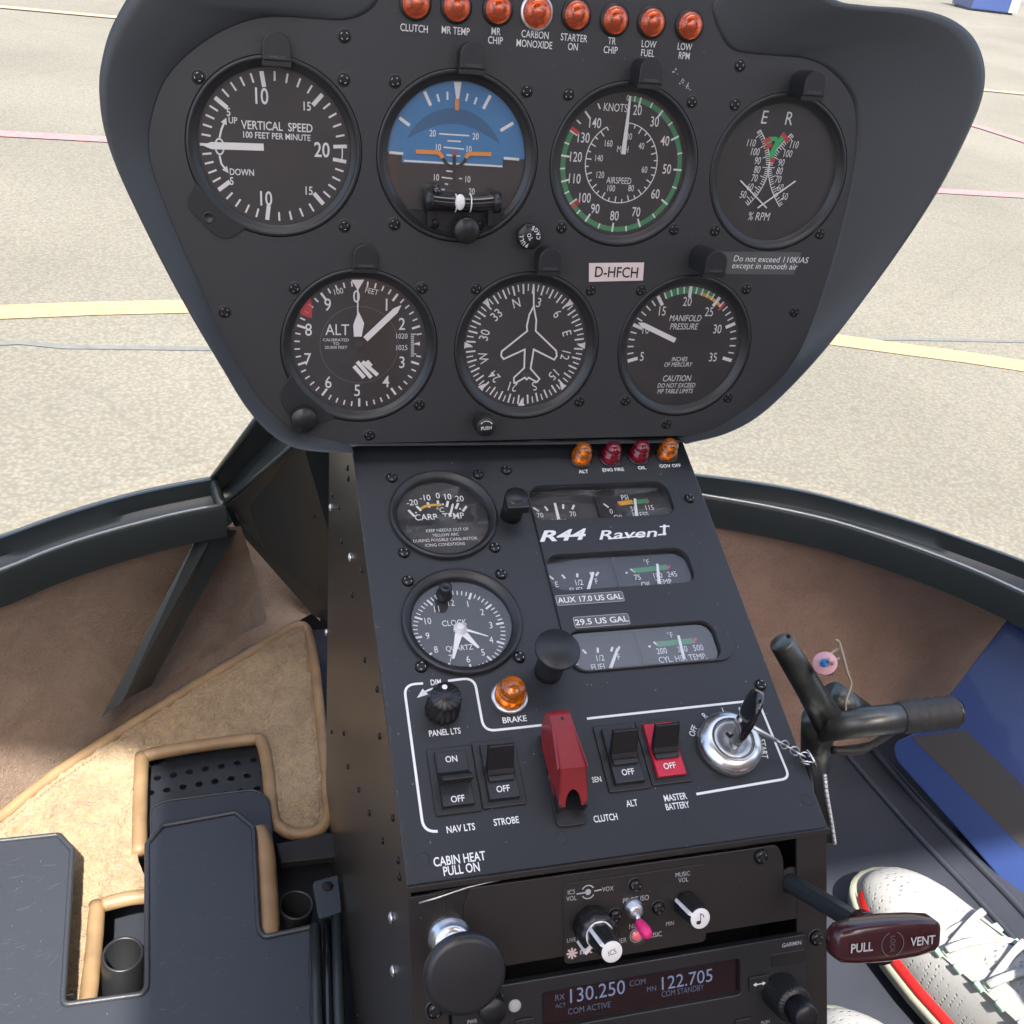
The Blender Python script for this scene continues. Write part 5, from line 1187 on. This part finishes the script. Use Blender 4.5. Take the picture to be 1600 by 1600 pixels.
# --- white outlines and lettering on the deck
b = dp; z = .15
def ol(q, rr, w=1.25):
    P = [H(*p) for p in q]; o_ = [P[0]]
    for i in range(1, len(P)-1):
        a, c, d = P[i-1], P[i], P[i+1]; d1 = (a-c).normalized(); d2 = (d-c).normalized(); r_ = rr
        for j in range(8): t_ = j/7; o_.append((c+d1*r_)*(1-t_)**2+c*2*t_*(1-t_)+(c+d2*r_)*t_*t_)
    o_.append(P[-1]); b.line(o_, w, z, 'white')
ol([(661, 1068), (631, 1070), (662, 1301), (684, 1299)], 6)
ol([(700, 1064), (741, 1059), (756, 1143), (858, 1132)], 6)
ol([(917, 1123), (1184, 1094), (1234, 1216), (1088, 1241)], [0][0] or 4.5)
ol([(684, 1075), (672, 1077), (661, 1083)], 2, 1); p = H(655, 1088); d = (H(655, 1088)-H(668, 1078)).normalized(); n_ = Vc((-d.y, d.x)); b.poly([p+d*1.5, p-d*4+n_*2, p-d*4-n_*2], z, 'white')
for t_, q, h in (('ALT', (911.5, 737), 2.7), ('ENG FIRE', (958, 734), 2.7), ('OIL', (1003, 731), 2.7), ('GOV OFF', (1047, 728), 2.7)): b.text(t_, H(*q), h, z, 'white', bold=.015, sx=.95)
for t_, q, h, w in (('DIM', (681, 1066), 3.3, None), ('PANEL LTS', (695, 1144), 3.3, 17), ('BRAKE', (804, 1124), 3.3, 13.5), ('NAV LTS', (720, 1294), 3.4, 14.5), ('STROBE', (791, 1283), 3.4, 13.2), ('CLUTCH', (946, 1278), 3.4, 13), ('ALT', (987, 1255), 3.4, None), ('MASTER', (1055, 1245.5), 3.4, 13), ('BATTERY', (1058.5, 1259), 3.4, 13.5), ('SEN', (932, 1218), 2.9, None), ('CABIN HEAT', (718, 1342), 4.3, 26), ('PULL ON', (721, 1358), 4.3, 18)):
    b.text(t_, H(*q), h, z, 'white', bold=.015, w=w, sx=.72)
for t_, q, a in (('OFF', (1083, 1142), -55), ('R', (1101, 1118), -28), ('L', (1131, 1110), -5), ('B', (1157, 1110), 12), ('START', (1193, 1170), 100)): b.text(t_, H(*q), 3.4, z, 'white', rot=a, sx=.8, bold=.008)
b.build('deck_plate', cons)
# ------------------------------------------------------------ radio face
RFr = PR
Hr = lambda u, v, z=0.0: hit(PR, u, v, z)
b = B()
fl = [(638, 1408), (658, 1402), (664, 1420), (672, 1470), (700, 1700), (640, 1700)]
b.plate([[(-102.2, -330), (-102.2, -4), (-86, -4), (-86, -70), (-86, -330)]], -3.2, -1.4, 'brownface', bev=.3)
b.build('face_flange', cons, PR)
b = B(); b.plate([[(86, -330), (86, -1), (102.2, -1), (102.2, -330)]], -3.2, -1.4, 'brownface', bev=.3); b.build('face_flange', cons, PR)
b = B(); b.plate([[(-86, -330), (-86, 0), (86, 0), (86, -330)]], -40, -38, 'matt'); b.build('rack_back', cons, PR)
b = B(); b.box(-103, 103, -1.2, 1.6, -5, 1.0, 'brownface', bev=.4)
b.tube([(-98, -7, -1), (-90, -5.5, -.5), (-76, -2.5, 0), (-60, -1, 0)], .45, 'steel', 8); b.build('folded_lip', cons, PR)
m = sub(PR, 700, 1470, 0); b = B(); P = [hit(m, *q) for q in ((660, 1402), (738, 1386), (745, 1398), (730, 1425), (730, 1530), (665, 1530))]
b.plate([[tuple(p) for p in P]], -4.0, -2.2, 'brownface', bev=.2); b.build('knob_bracket', cons, m)
# heat knob
m = sub(PR, 728, 1527, 34); b = B()
b.lathe([(9.5, -2), (9.5, 1.5), (8.6, 2), (8.6, 6), (7.4, 7.2), (6.0, 7.4), (5.6, 14), (5.6, 18)], 'chrome', 48, cap=False); o = b.build('cabin_heat_control', cons, m); tag(o, 'large black round cabin heat knob on a chrome collar')
b = B(); b.lathe([(6.4, 14), (7.2, 20), (9, 25), (15.6, 27.5), (17.0, 29.5), (17.2, 31.8), (16.2, 33.6), (14, 34.2), (0, 34.6)], 'bezel', 72); b.build('knob', o)
for u, v in ((680, 1580), (1190, 1339), (1277, 1467)):
    m_ = sub(PR, u, v); link(SM2, 'screw', cons, m_ @ Mx.Rotation(.5, 4, 'Z') @ Mx.Translation((0, 0, -.0014)) @ Mx.Scale(1.15, 4))
# ---- intercom
m = sub(PR, 980, 1420); settk(m); ic = thing('intercom_unit', 'black intercom unit with white pointer knobs and a pink tipped toggle', 'intercom', m)
hI = lambda u, v, z=0.0: hit(m, u, v, z)
b = B(); P = [hI(*q) for q in ((737, 1389), (1212, 1322), (1219, 1326), (1226, 1345), (1226, 1395), (1247, 1400), (1247, 1437), (780, 1513), (735, 1500), (725, 1420))]
b.plate([roundpoly(P, 1)], -3, -1.0, 'brownface', bev=.3); b.build('faceplate', ic)
b = B(); P = [hI(*q) for q in ((878, 1383), (1100, 1350), (1106, 1474), (884, 1505))]; w = ((P[0].x+P[3].x)/2, (P[1].x+P[2].x)/2, (P[2].y+P[3].y)/2, (P[0].y+P[1].y)/2)
b.plate([rrect(*w, 2.5)], -1.0, -.3, 'brownface', bev=.2); z = -.15
for t_, q, h in (('ICS', (893, 1394), 2.4), ('VOL', (893, 1404), 2.4), ('VOX', (950, 1389), 2.4), ('PILOT ISO', (994, 1405), 2.7), ('MUSIC', (1067, 1366), 2.4), ('VOL', (1068, 1375), 2.4), ('LIVE', (893, 1469), 2.2), ('NORM', (996, 1446), 2.6), ('MIN', (1047, 1443), 2.2), ('MUSIC', (1022, 1461), 2.6), ('OTHER', (965, 1471), 2.6)): b.text(t_, hI(*q), h, z, 'grey', bold=0, sx=.85)
c = hI(919, 1394); b.ring(2.8, 3.3, z, 'grey', c=c, a0=-60, a1=60); b.ring(2.8, 3.3, z, 'grey', c=c, a0=120, a1=240); b.disc(c, 1.4, z, 'grey', 16); b.line([(c.x-5.5, c.y-.2), (c.x, c.y)], .6, z, 'grey'); b.line([(c.x+3, c.y), (c.x+6.5, c.y+.2)], .6, z, 'grey')
c = hI(894, 1490)
for a in range(0, 180, 45): b.line([(c.x-2.6*math.cos(R(a)), c.y-2.6*math.sin(R(a))), (c.x+2.6*math.cos(R(a)), c.y+2.6*math.sin(R(a)))], .9, z, 'tag')
b.text('nat', hI(916, 1486), 3.4, z, 'tag', bold=.02, sx=1.1); b.build('label_plate', ic)
for u, v in ((992, 1383), (961, 1430), (1028, 1418)): link(SM2, 'screw', ic, sub(PR, u, v, 0) @ Mx.Scale(.95, 4))
def pointer_knob(name, u, v, zt, big, cap_txt, capm='cream', ang=140):
    mm = sub(PR, u, v, zt); b = B()
    if big:
        b.lathe([(9.2, 0), (9.0, 9), (8.2, 10.5), (5, 10.8)], 'plastic', 72, fl=(9, .07, 8)); o = b.build(name, ic, mm)
        a = R(225); b = B(); T = Mx.Rotation(a-R(0), 4, 'Z'); b.box(0, 10.2, -.8, .8, 10.2, 11.4, 'cream', T=T); b.box(8.6, 10.2, -.8, .8, 1, 11.3, 'cream', T=T)
        b.lathe([(6.4, 10.6), (6.4, 11.3), (5.2, 11.4)], 'cream', 40, cap=False); b.build('lower_pointer', o)
        z0 = 10.8
    else: z0 = 0; o = None
    b = B(); b.lathe([(6.2, z0), (6.0, z0+3), (5.2, zt-1), (4.9, zt), (0, zt)], 'plastic', 72, fl=(8, .06, 4.9))
    b.box(2, 6.5, -.75, .75, z0+.5, zt+.1, 'cream', T=Mx.Rotation(R(ang), 4, 'Z'))
    if o is None: o = b.build(name, ic, mm)
    else: b.build('upper_knob', o)
    b = B(); b.lathe([(4.7, zt), (4.7, zt+.25), (4.4, zt+.4), (0, zt+.4)], 'cream', 40)
    if cap_txt == 'note': b.disc((-1, -1.6), .9, zt+.5, 'ink', 14, rx=1.2); b.line([(0, -1.5), (0, 2.4), (1.4, 1.4), (1.6, .4)], .4, zt+.5, 'ink')
    else: b.text(cap_txt, (0, 0), 2.6, zt+.5, 'ink', rot=-14, sx=.85, bold=0)
    b.build('cap', o); return o
pointer_knob('volume_knob', 956, 1487, 26, True, 'ICS'); pointer_knob('volume_knob', 1094, 1435, 15, False, 'note', ang=150)
mm = sub(PR, 994, 1424, 4); b = B(); b.lathe([(4.4, -.3), (4.4, 2), (3.4, 2.6), (3.2, 5), (2, 5.2)], 'steel', 24); o = b.build('toggle_switch', ic, mm)
b = B(); e0 = Vc((0, 0, 4)); e1 = Vc((-.5, -3, 8)); b.tube([e0, e1], 1.3, 'steel', 12); b.build('bat', o)
b = B(); tip = Vc((*hit(mm, 1014, 1463, 17), 17)); b.tube([e1, e1.lerp(tip, .15), e1.lerp(tip, .6), e1.lerp(tip, .9), tip], [2, 2.3, 2.9, 2.3, 1.4], 'pink', 16); b.build('sleeve', o)
mm = sub(PR, 998, 1466, 3); b = B(); b.lathe([(4.7, -.3), (4.7, 1), (4.2, 2.6), (2.5, 3.4), (0, 3.6)], 'glass', 32, cap=False); o = b.build('indicator_lamp', ic, mm); b = B(); b.lathe([(2.6, .2), (2.2, 1.4), (1, 2), (0, 2.1)], 'led', 24); b.ring(3, 3.3, .3, 'grey'); b.build('led', o)
# ---- com radio
m = sub(PR, 1000, 1560); rd = thing('com_radio', 'black panel mounted radio showing two frequencies on its dark display', 'radio', m)
hR = lambda u, v, z=0.0: hit(m, u, v, z)
P = [hR(*q) for q in ((770, 1535), (1258, 1462))]; yT = (P[0].y+P[1].y)/2; xA = -85.2-(PR.inverted() @ m.translation).x*1000; xB = 85.2-(PR.inverted() @ m.translation).x*1000
dl = [hR(*q) for q in ((842, 1548), (1150, 1499), (1160, 1572), (852, 1640))]; dw = ((dl[0].x+dl[3].x)/2, (dl[1].x+dl[2].x)/2, (dl[0].y+dl[1].y)/2-17.5, (dl[0].y+dl[1].y)/2)
xB2 = hR(1258, 1462).x
b = B(); b.plate([rrect(xA, xB2, yT-46, yT, 1.5), rrect(*dw, 1.5)], -3, 1.2, 'bezel', bev=.5); b.build('bezel', rd)
b = B(); b.plate([rrect(dw[0]-1, dw[1]+1, dw[2]-1, dw[3]+1, 1)], -3, -1.6, 'screen'); z = -1.45
def rt(t_, q, h, mm_='lcd', w=None, sx=.9): b.text(t_, hR(*q, z), h, z, mm_, bold=0, sx=sx, w=w)
rt('130.250', (934, 1549), 7.6, w=31); rt('122.705', (1074, 1530), 7.2, w=30); rt('RX', (875, 1558), 3.2, 'lcd2'); rt('ACT', (876, 1571), 2.2, 'lcd2'); rt('COM', (996, 1535), 3.2, 'lcd2'); rt('MN', (1018, 1545), 2.8, 'lcd2'); rt('COM ACTIVE', (921, 1575), 3.2, 'lcd2', w=24); rt('COM STANDBY', (1067, 1548), 3.2, 'lcd2', w=25)
b.build('display', rd)
b = B(); z = 1.35; b.text('GARMIN', hR(1237, 1475, z), 2.2, z, 'grey', bold=.01, w=12); b.text('TUNE', hR(1229, 1539, z), 2.2, z, 'grey', bold=0); b.text('COM', hR(778, 1558, z), 2, z, 'grey', bold=0); b.text('PWR', hR(738, 1596, z), 2, z, 'grey', bold=0); b.text('PUSH', hR(1196, 1597, z), 1.9, z, 'grey', bold=0); b.build('lettering', rd)
def btn(q, mm_='bezel', txt=None, h=1.4, z0=1.2):
    P = [hR(*p, z0) for p in q]; w = ((P[0].x+P[3].x)/2, (P[1].x+P[2].x)/2, (P[2].y+P[3].y)/2, (P[0].y+P[1].y)/2); b = B(); b.plate([rrect(*w, 1)], z0-.3, z0+h, mm_, bev=.3)
    if txt == 'arrow':
        c = ((w[0]+w[1])/2, (w[2]+w[3])/2); zz = z0+h+.12; b.line([(c[0]-2, c[1]), (c[0]+2, c[1])], .45, zz, 'white')
        for s_ in (-1, 1): b.poly([(c[0]+s_*3.4, c[1]), (c[0]+s_*1.6, c[1]+1), (c[0]+s_*1.6, c[1]-1)], zz, 'white')
    return b.build('button', rd)
btn(((1168, 1526), (1199, 1521), (1200, 1544), (1170, 1549)), txt='arrow'); btn(((1204, 1492), (1259, 1482), (1259, 1503), (1206, 1511)), 'plastic', h=.3)
btn(((803, 1592), (833, 1588), (836, 1612), (806, 1616))); btn(((1146, 1592), (1174, 1588), (1176, 1610), (1149, 1614)))
b = B(); b.lathe([(2.9, 1), (2.9, 1.6), (2.3, 2), (0, 2)], 'grey', 28, c=hR(803, 1569)); b.build('light_sensor', rd)
def kn(name, u, v, zt, r, zb=0, two=False):
    mm = sub(PR, u, v, zt); b = B(); b.lathe([(r*1.04, zb+.8), (r, zb+2), (r*.97, zt*(.55 if two else .92)), (r*.88, zt*(.6 if two else 1)), (0, zt*(.6 if two else 1))], 'plastic', 120, fl=(30, .05, r*.9)); o = b.build(name, rd, mm)
    if two: b = B(); b.lathe([(r*.68, zt*.6), (r*.66, zt*.97), (r*.58, zt), (0, zt)], 'plastic', 100, fl=(30, .06, r*.6)); b.build('inner_knob', o)
kn('tuning_knob', 1262, 1592, 26, 9.2, two=True); kn('volume_knob', 771, 1583, 11, 6.5)
# ---- vent handle
z0 = -2; hb = Vc((*Hr(1237, 1380, z0), z0)); m = PR.copy(); m.translation = PR @ (hb*.001)
vh = thing('vent_handle', 'dark maroon pull handle on a fluted metal rod, lettered in white', 'pull handle', m)
hV = lambda u, v, z: Vc((*hit(m, u, v, z), z))
zt = 62; tip = hV(1352, 1448, zt-6)
b = B(); b.tube([(0, 0, -12), hV(1238, 1381, 2), tip.lerp(hV(1238, 1381, 2), .3), tip], 4.6, 'framep', 10, sm=False); b.tube([(0, 0, -2), (0, 0, -.5)], 7.5, 'matt', 24); b.build('rod', vh)
xa_ = hV(1303, 1481, zt+8); xb_ = hV(1474, 1462, zt+8)
b = B(); b.tube([tip.lerp(Vc((0, 0, 0)), .07), tip, tip+Vc((3, -6, 6)), (xa_+xb_)/2+Vc((-10, 4, -9))], [6.2, 7.2, 7.6, 4], 'maroon', 20)
dx = (xb_-xa_); loops = []
ex = dx.normalized(); ez = Vc((0, 0, 1)); ez = (ez-ex*ez.dot(ex)).normalized(); ey = ez.cross(ex)
for t_, hh, dd in ((0, .5, .5), (.008, 3.2, 2.4), (.03, 5.4, 4), (.08, 7.2, 5), (.25, 8.4, 5.6), (.5, 8.8, 6), (.75, 8.2, 5.6), (.92, 7.2, 5), (.97, 5.4, 4), (.992, 3.2, 2.4), (1, .5, .5)):
    c = xa_+dx*t_-ez*4; lp = []
    for i in range(24):
        a = 2*math.pi*i/24; ca, sa = math.cos(a), math.sin(a); k = .45
        lp.append(c+ey*(hh*math.copysign(abs(ca)**k, ca))+ez*(dd*math.copysign(abs(sa)**k, sa)))
    loops.append(lp)
b.loft(loops, 'maroon', cap0=True, cap1=True); b.build('grip', vh)
Mt = Mx((ex, ey, ez)).transposed().to_4x4(); Mt.translation = xa_+dx*.5-ez*4+ez*6.15
b = B(); bb = B()
for t_, xx in (('PULL', -14.5), ('VENT', 14.5)): bb.text(t_, (xx, 0), 4.2, 0, 'grey', bold=.02, sx=.9)
bb.ring(5, 5.4, 0, 'dimgrey', a0=20, a1=160); bb.ring(5, 5.4, 0, 'dimgrey', a0=200, a1=340); bb.text('LOCK', (0, 0), 2.6, 0, 'dimgrey', rot=90, bold=0)
b.add([Mt @ v for v in bb.v], bb.f, 'grey'); b.m = [b.mi(bb.ms[i]) for i in bb.m]; b.build('lettering', vh)
# ---- key with chain
m = sub(PD, 1143, 1158, 6); kt = thing('ignition_key', 'black headed key in the chrome ignition switch with a chain and strap', 'key', m)
hK = lambda u, v, z: Vc((*hit(m, u, v, z), z))
a0_, a1_ = Vc((.5, -1, 8)), hK(1187, 1082, 34)
ax_ = (a1_-a0_).normalized(); sd_ = ax_.cross(Vc((.35, 1, .2))).normalized(); tn = ax_.cross(sd_)
b = B(); Ln_ = (a1_-a0_).length; loops = []
for t_, w in ((.0, 4.2), (.05, 5.4), (.25, 7.4), (.5, 8.6), (.75, 8.6), (.9, 7), (.97, 4.2), (1, 1.4)):
    c = a0_+ax_*Ln_*t_; loops.append([c+tn*(w*math.cos(R(i*18)))+sd_*(2.3*math.copysign(abs(math.sin(R(i*18)))**.6, math.sin(R(i*18)))) for i in range(20)])
b.loft(loops, 'gloss', cap0=True, cap1=True); b.build('key_head', kt)
b = B(); b.add([a0_-ax_*14+tn*s1*3.2+sd_*s2*.9 for s1 in (-1, 1) for s2 in (-1, 1)]+[a0_+ax_*2+tn*s1*3.2+sd_*s2*.9 for s1 in (-1, 1) for s2 in (-1, 1)], [(0, 1, 3, 2), (4, 6, 7, 5), (0, 4, 5, 1), (2, 3, 7, 6), (0, 2, 6, 4), (1, 5, 7, 3)], 'steel'); b.build('key_blade', kt)
def torus(c, nrm, r, tr, m_, b, n=24, el=1, ax=None):
    nrm = nrm.normalized(); u_ = ax.normalized() if ax else nrm.orthogonal().normalized(); u_ = (u_-nrm*u_.dot(nrm)).normalized(); v_ = nrm.cross(u_)
    b.tube([c+u_*(r*el*math.cos(2*math.pi*i/n))+v_*(r*math.sin(2*math.pi*i/n)) for i in range(n)], tr, m_, 8, closed=True)
r0_ = a0_+ax_*Ln_*.42+sd_*3; r1_ = hK(1218, 1160, 14)
b = B(); b.tube([r0_, r0_.lerp(r1_, .5), r1_], [1.3, 1.1, .9], 'steel', 10); b.tube([hK(1158, 1106, 12), hK(1168, 1112, 16), r0_], .6, 'steel', 8); b.build('pin', kt)
pts = [hK(1215, 1158, 14), hK(1230, 1166, 9), hK(1246, 1176, 5), hK(1262, 1184, 3)]
pts = crom(pts, 2, False)
ch = B()
for i in range(len(pts)-1):
    a, c = pts[i], pts[i+1]; d = c-a; nn = d.orthogonal().normalized() if i % 2 == 0 else d.cross(d.orthogonal()).normalized()
    torus((a+c)/2, nn, 2.1, .36, 'steel', ch, 16, 1.5, d)
ch.build('chain', kt)
b = B(); torus(hK(1268, 1186, 2), Vc((1, .2, .5)), 4.6, .55, 'chrome', b); torus(hK(1261, 1192, 2), Vc((.3, 1, .3)), 3.4, .45, 'chrome', b, 24); b.build('split_ring', kt)
s_ = [hK(1260, 1184, 4), hK(1271, 1188, 4), hK(1277, 1212, 1), hK(1281, 1245, -8), hK(1288, 1285, -20), hK(1293, 1318, -34)]
b = B(); b.loft([[p+Vc((-2.4, 0, .6)), p+Vc((2.4, 0, .6)), p+Vc((2.4, 0, -.6)), p+Vc((-2.4, 0, -.6))] for p in crom(s_, 6, False)], 'matt', cap0=True, cap1=True, sm=False); b.build('strap', kt)
b = B(); s2 = [p+Vc((3.4, -1, 1)) for p in crom(s_[2:], 10, False)]
for i in range(0, len(s2)-1, 1): b.sphere(s2[i], 1.0, 'cream', n=8, k=6) if i % 2 else b.sphere(s2[i], 1.1, 'steel', n=8, k=6)
b.build('bead_cord', kt)
#==RIGHT==
# ------------------------------------------------------------ pedal control tube
def atd(u, v, d): return at(u, v, d)
c0 = at(1290, 1140, .56); m = wframe(at(1295, 1200, .70)); ct = thing('control_tube', 'black pedal control tube with cloth tape wrapped round its right end', 'control tube', m)
lw = lambda p: (m.inverted() @ p)*1000
aL, aR = at(1283, 1136, .575), at(1492, 1112, .575); pxm = (aL-CAM).length/F
r_ = 22*pxm*1000
b = B(); b.tube([lw(aL), lw(aL.lerp(aR, .97))], r_, 'tubep', 36); b.build('cross_tube', ct)
b = B(); pts = [lw(aL.lerp(aR, .57+.41*i/60)) for i in range(61)]; b.tube(pts, [r_*(1.05+.10*((i % 12)/12)+.07*noise.noise(Vc((i*.7, 0, 0)))) for i in range(61)], 'tapewrap', 36)
b.build('tape_wrap', ct)
b = B(); e = aL.lerp(aR, .98); e2 = aL.lerp(aR, 1.01); b.tube([lw(e), lw(e2)], [r_*1.05, r_*.98], 'gloss', 32); b.build('end_cap', ct)
u0, u1 = at(1221, 1003, .50), at(1285, 1110, .565); ex_ = (u0-u1).normalized()
b = B(); b.tube([lw(u1-ex_*.01), lw(u1.lerp(u0, .3)), lw(u0-ex_*.001), lw(u0)], [13.5, 11.5, 10.2, 9.6], 'tubep', 32)
hp_ = [lw(at(u, v, d)) for u, v, d in ((1234, 993, .49), (1253, 1027, .512))]
b.build('upright_tube', ct)
b = B()
for u, v, d in ((1232, 994, .492), (1253, 1029, .517)):
    p = lw(at(u, v, d)); tocam = (CAM-at(u, v, d)).normalized(); b.sphere(p+tocam*2.5, 1.9, 'matt', n=12, k=8)
b.build('bolt_hole', ct)
b = B(); b.tube([lw(at(1280, 1125, .58)), lw(at(1274, 1180, .64)), lw(at(1272, 1260, .72)), lw(at(1270, 1330, .78))], [15, 13, 11, 10], 'tubep', 28); b.tube([lw(at(1300, 1085, .56)), lw(at(1345, 1118, .585))], [12, 13], 'tubep', 24); b.build('lower_tube', ct)
b = B(); pts = crom([lw(at(u, v, .60)) for u, v in ((1300, 1172), (1345, 1172), (1385, 1150), (1400, 1140))], 4, False); b.tube(pts, 3.5, 'tapewrap', 8); b.build('hose', ct)
dc = at(1289, 1037, .51); m2 = Mx(); dirv = (CAM-dc).normalized(); dirv = (dirv+Vc((-.35, .2, .5))).normalized()
q_ = dirv.to_track_quat('Z', 'Y').to_matrix().to_4x4(); q_.translation = dc
b = B(); b.lathe([(9.8, 0), (9.8, 1), (9.4, 1.3), (0, 1.3)], 'pinkdisc', 40); o = b.build('pink_washer', ct, q_)
b = B(); b.lathe([(3.4, 1), (3.4, 2.8), (3.2, 3.2), (0, 3.2)], 'bluepin', 24); b.build('blue_pin', o); b = B(); b.lathe([(6, -12), (6, 0)], 'matt', 24); b.build('stud', o)
b = B()
for pl_ in ([(1294, 1033), (1300, 1020), (1312, 1014), (1317, 1024)], [(1306, 1001), (1312, 1006), (1324, 1050), (1330, 1070), (1322, 1095), (1322, 1110)], [(1300, 1037), (1308, 1030), (1311, 1029)]):
    b.tube(crom([lw(at(u, v, .505+i*.006)) for i, (u, v) in enumerate(pl_)], 6, False), [1.3-.02*i for i in range((len(pl_)-1)*6+1)], 'string', 8)
b.build('safety_wire', ct)
# ------------------------------------------------------------ sneakers
def sneaker(label, toe, heel, dfl, w0=.098, roll=0, red=True):
    a, c = at(*toe, dfl), at(*heel, dfl); a.z = c.z = 1.5-dfl
    d = (c-a); d.z = 0; d.normalize(); yv = Vc((0, 0, 1)).cross(d)
    fr = Mx((d, yv, Vc((0, 0, 1)))).transposed().to_4x4(); fr.translation = a
    t = thing('sneaker', label, 'shoe', fr, 'pair of white sneakers')
    # plan half widths (left,right) along length 0..1 (x in mm, total 285)
    Ln = 285; st = [(0, 3, 4), (4, 17, 18), (12, 27, 27), (28, 38, 36), (50, 46, 42), (80, 49.5, 46), (110, 48, 46), (150, 42, 42), (190, 38, 38), (230, 35, 35), (262, 28, 28), (280, 14, 14), (285, 4, 4)]
    top = [(0, 20), (4, 27), (12, 35), (28, 44), (50, 52), (80, 60), (110, 70), (150, 86), (190, 98), (230, 103), (262, 100), (280, 95), (285, 90)]
    def interp(k, x):
        for i in range(len(k)-1):
            if k[i][0] <= x <= k[i+1][0]:
                t_ = (x-k[i][0])/(k[i+1][0]-k[i][0]); return [k[i][j]+(k[i+1][j]-k[i][j])*t_ for j in range(1, len(k[i]))]
        return list(k[-1][1:])
    xs = [0, 1, 3, 6, 10, 16, 24]+list(range(32, 270, 8))+[272, 278, 282, 285]
    lo = []
    for x in xs:
        wl, wr = interp(st, x); h = interp(top, x)[0]; lp = []
        for i in range(33):
            a_ = math.pi*i/32; ca, sa = math.cos(a_), math.sin(a_)
            yy = ca*(wl if ca > 0 else wr)*.97; zz = 16+(h-16)*(abs(sa)**.8)
            nn = noise.noise(Vc((x*.02, ca*1.5, sa)))*1.6
            lp.append(Vc((x+2, math.copysign(abs(ca)**.85, ca)*(wl if ca > 0 else wr)*.97, zz+nn*sa)))
        lo.append(lp)
    b = B(); b.loft(lo, 'knit', closed=False, cap0=True, cap1=True); b.build('upper', t)
    def band(z0_, z1_, o0, o1, m_, nm):
        b = B(); L0 = []
        for sgn in (1, -1):
            seq = xs if sgn > 0 else xs[::-1]
            for x in seq:
                wl, wr = interp(st, x); w = wl if sgn > 0 else wr; L0.append((x, sgn*w, sgn))
        cxm = 142
        def lp(o_, z_): return [Vc((x+(o_ if x > 142 else -o_)*(1 if abs(y) < 30 else .2), y+sgn*o_, z_)) for x, y, sgn in L0]
        b.loft([lp(0, z0_), lp(o0, z0_), lp(o1, z1_), lp(-2, z1_)], m_); b.build(nm, t)
    band(0, 14, 3, 4, 'sole', 'midsole'); 
    b = B(); rows = []
    for x in [q for q in xs if 14 < q < 270]:
        w = interp(st, x)[1]; rows.append([Vc((x+2, -w*s_, z_)) for s_, z_ in ((1.0, 12), (1.06, 15), (1.04, 20), (.97, 24))])
    b.loft(rows, 'redstripe', closed=False); b.build('side_stripe', t)
    # tongue / eyestay overlay
    b = B(); lo2 = []
    for x in range(92, 200, 6):
        h = interp(top, x)[0]; w = 17+ (x-92)*.05; lp = []
        for i in range(9): k = -1+i/4; lp.append(Vc((x+2, k*w, 16+(h-16)*(1-(k*w/48)**2*.5)+3.2-abs(k)**4*2.5)))
        lo2.append(lp)
    b.loft(lo2, 'knit', closed=False); b.build('tongue', t)
    for j in range(5):
        x = 100+j*20; b = B()
        for sg in (1,):
            pts = []
            for i in range(13):
                k = -1+i/6; h = interp(top, min(280, x+6*k*k))[0]
                pts.append(Vc((x+10*(k*(1 if j % 2 else -1)), k*33, 16+(h-16)*math.sqrt(max(0, 1-(k*33/50)**2))+5.2)))
            lo3 = []
            for i, p in enumerate(pts):
                lo3.append([p+Vc((-3.6, 0, -.6)), p+Vc((-2.6, 0, .9)), p+Vc((2.6, 0, .9)), p+Vc((3.6, 0, -.6)), p+Vc((0, 0, -1.6))])
            b.loft(lo3, 'lace', cap0=True, cap1=True)
        b.build('lace', t)
        for sg in (-1, 1):
            b = B(); h = interp(top, x+6)[0]; k = 33*sg; p = Vc((x+6, k*1.02, 16+(h-16)*math.sqrt(1-(33/50)**2)+1.5)); b.box(-4, 4, -3, 3, -1.2, 2, 'mint', T=Mx.Translation(p), bev=.8); b.build('lace_loop', t)
    b = B(); lo4 = []
    for sg in (1, -1):
        o_ = [[Vc((x, sg*(22+8*s_), 16+(interp(top, x)[0]-16)*math.sqrt(max(0, 1-((22+8*s_)/50)**2))+2.4)) for s_ in (0, .5, 1, 1.5)] for x in range(92, 190, 7)]
        b.loft(o_, 'lace', closed=False)
    b.build('eyestay', t)
    b = B(); b.lathe([(34, 80), (33, 104), (32, 160), (31, 175)], 'lace', 32, c=(222, 0)); b.build('sock', t)
    return t
sneaker('white knit sneaker with a red sole stripe, toe beside the vent handle', (1352, 1378), (1640, 1730), .775)
sneaker('white knit sneaker mostly below the picture, left of the other shoe', (1262, 1600), (1600, 2040), .775)
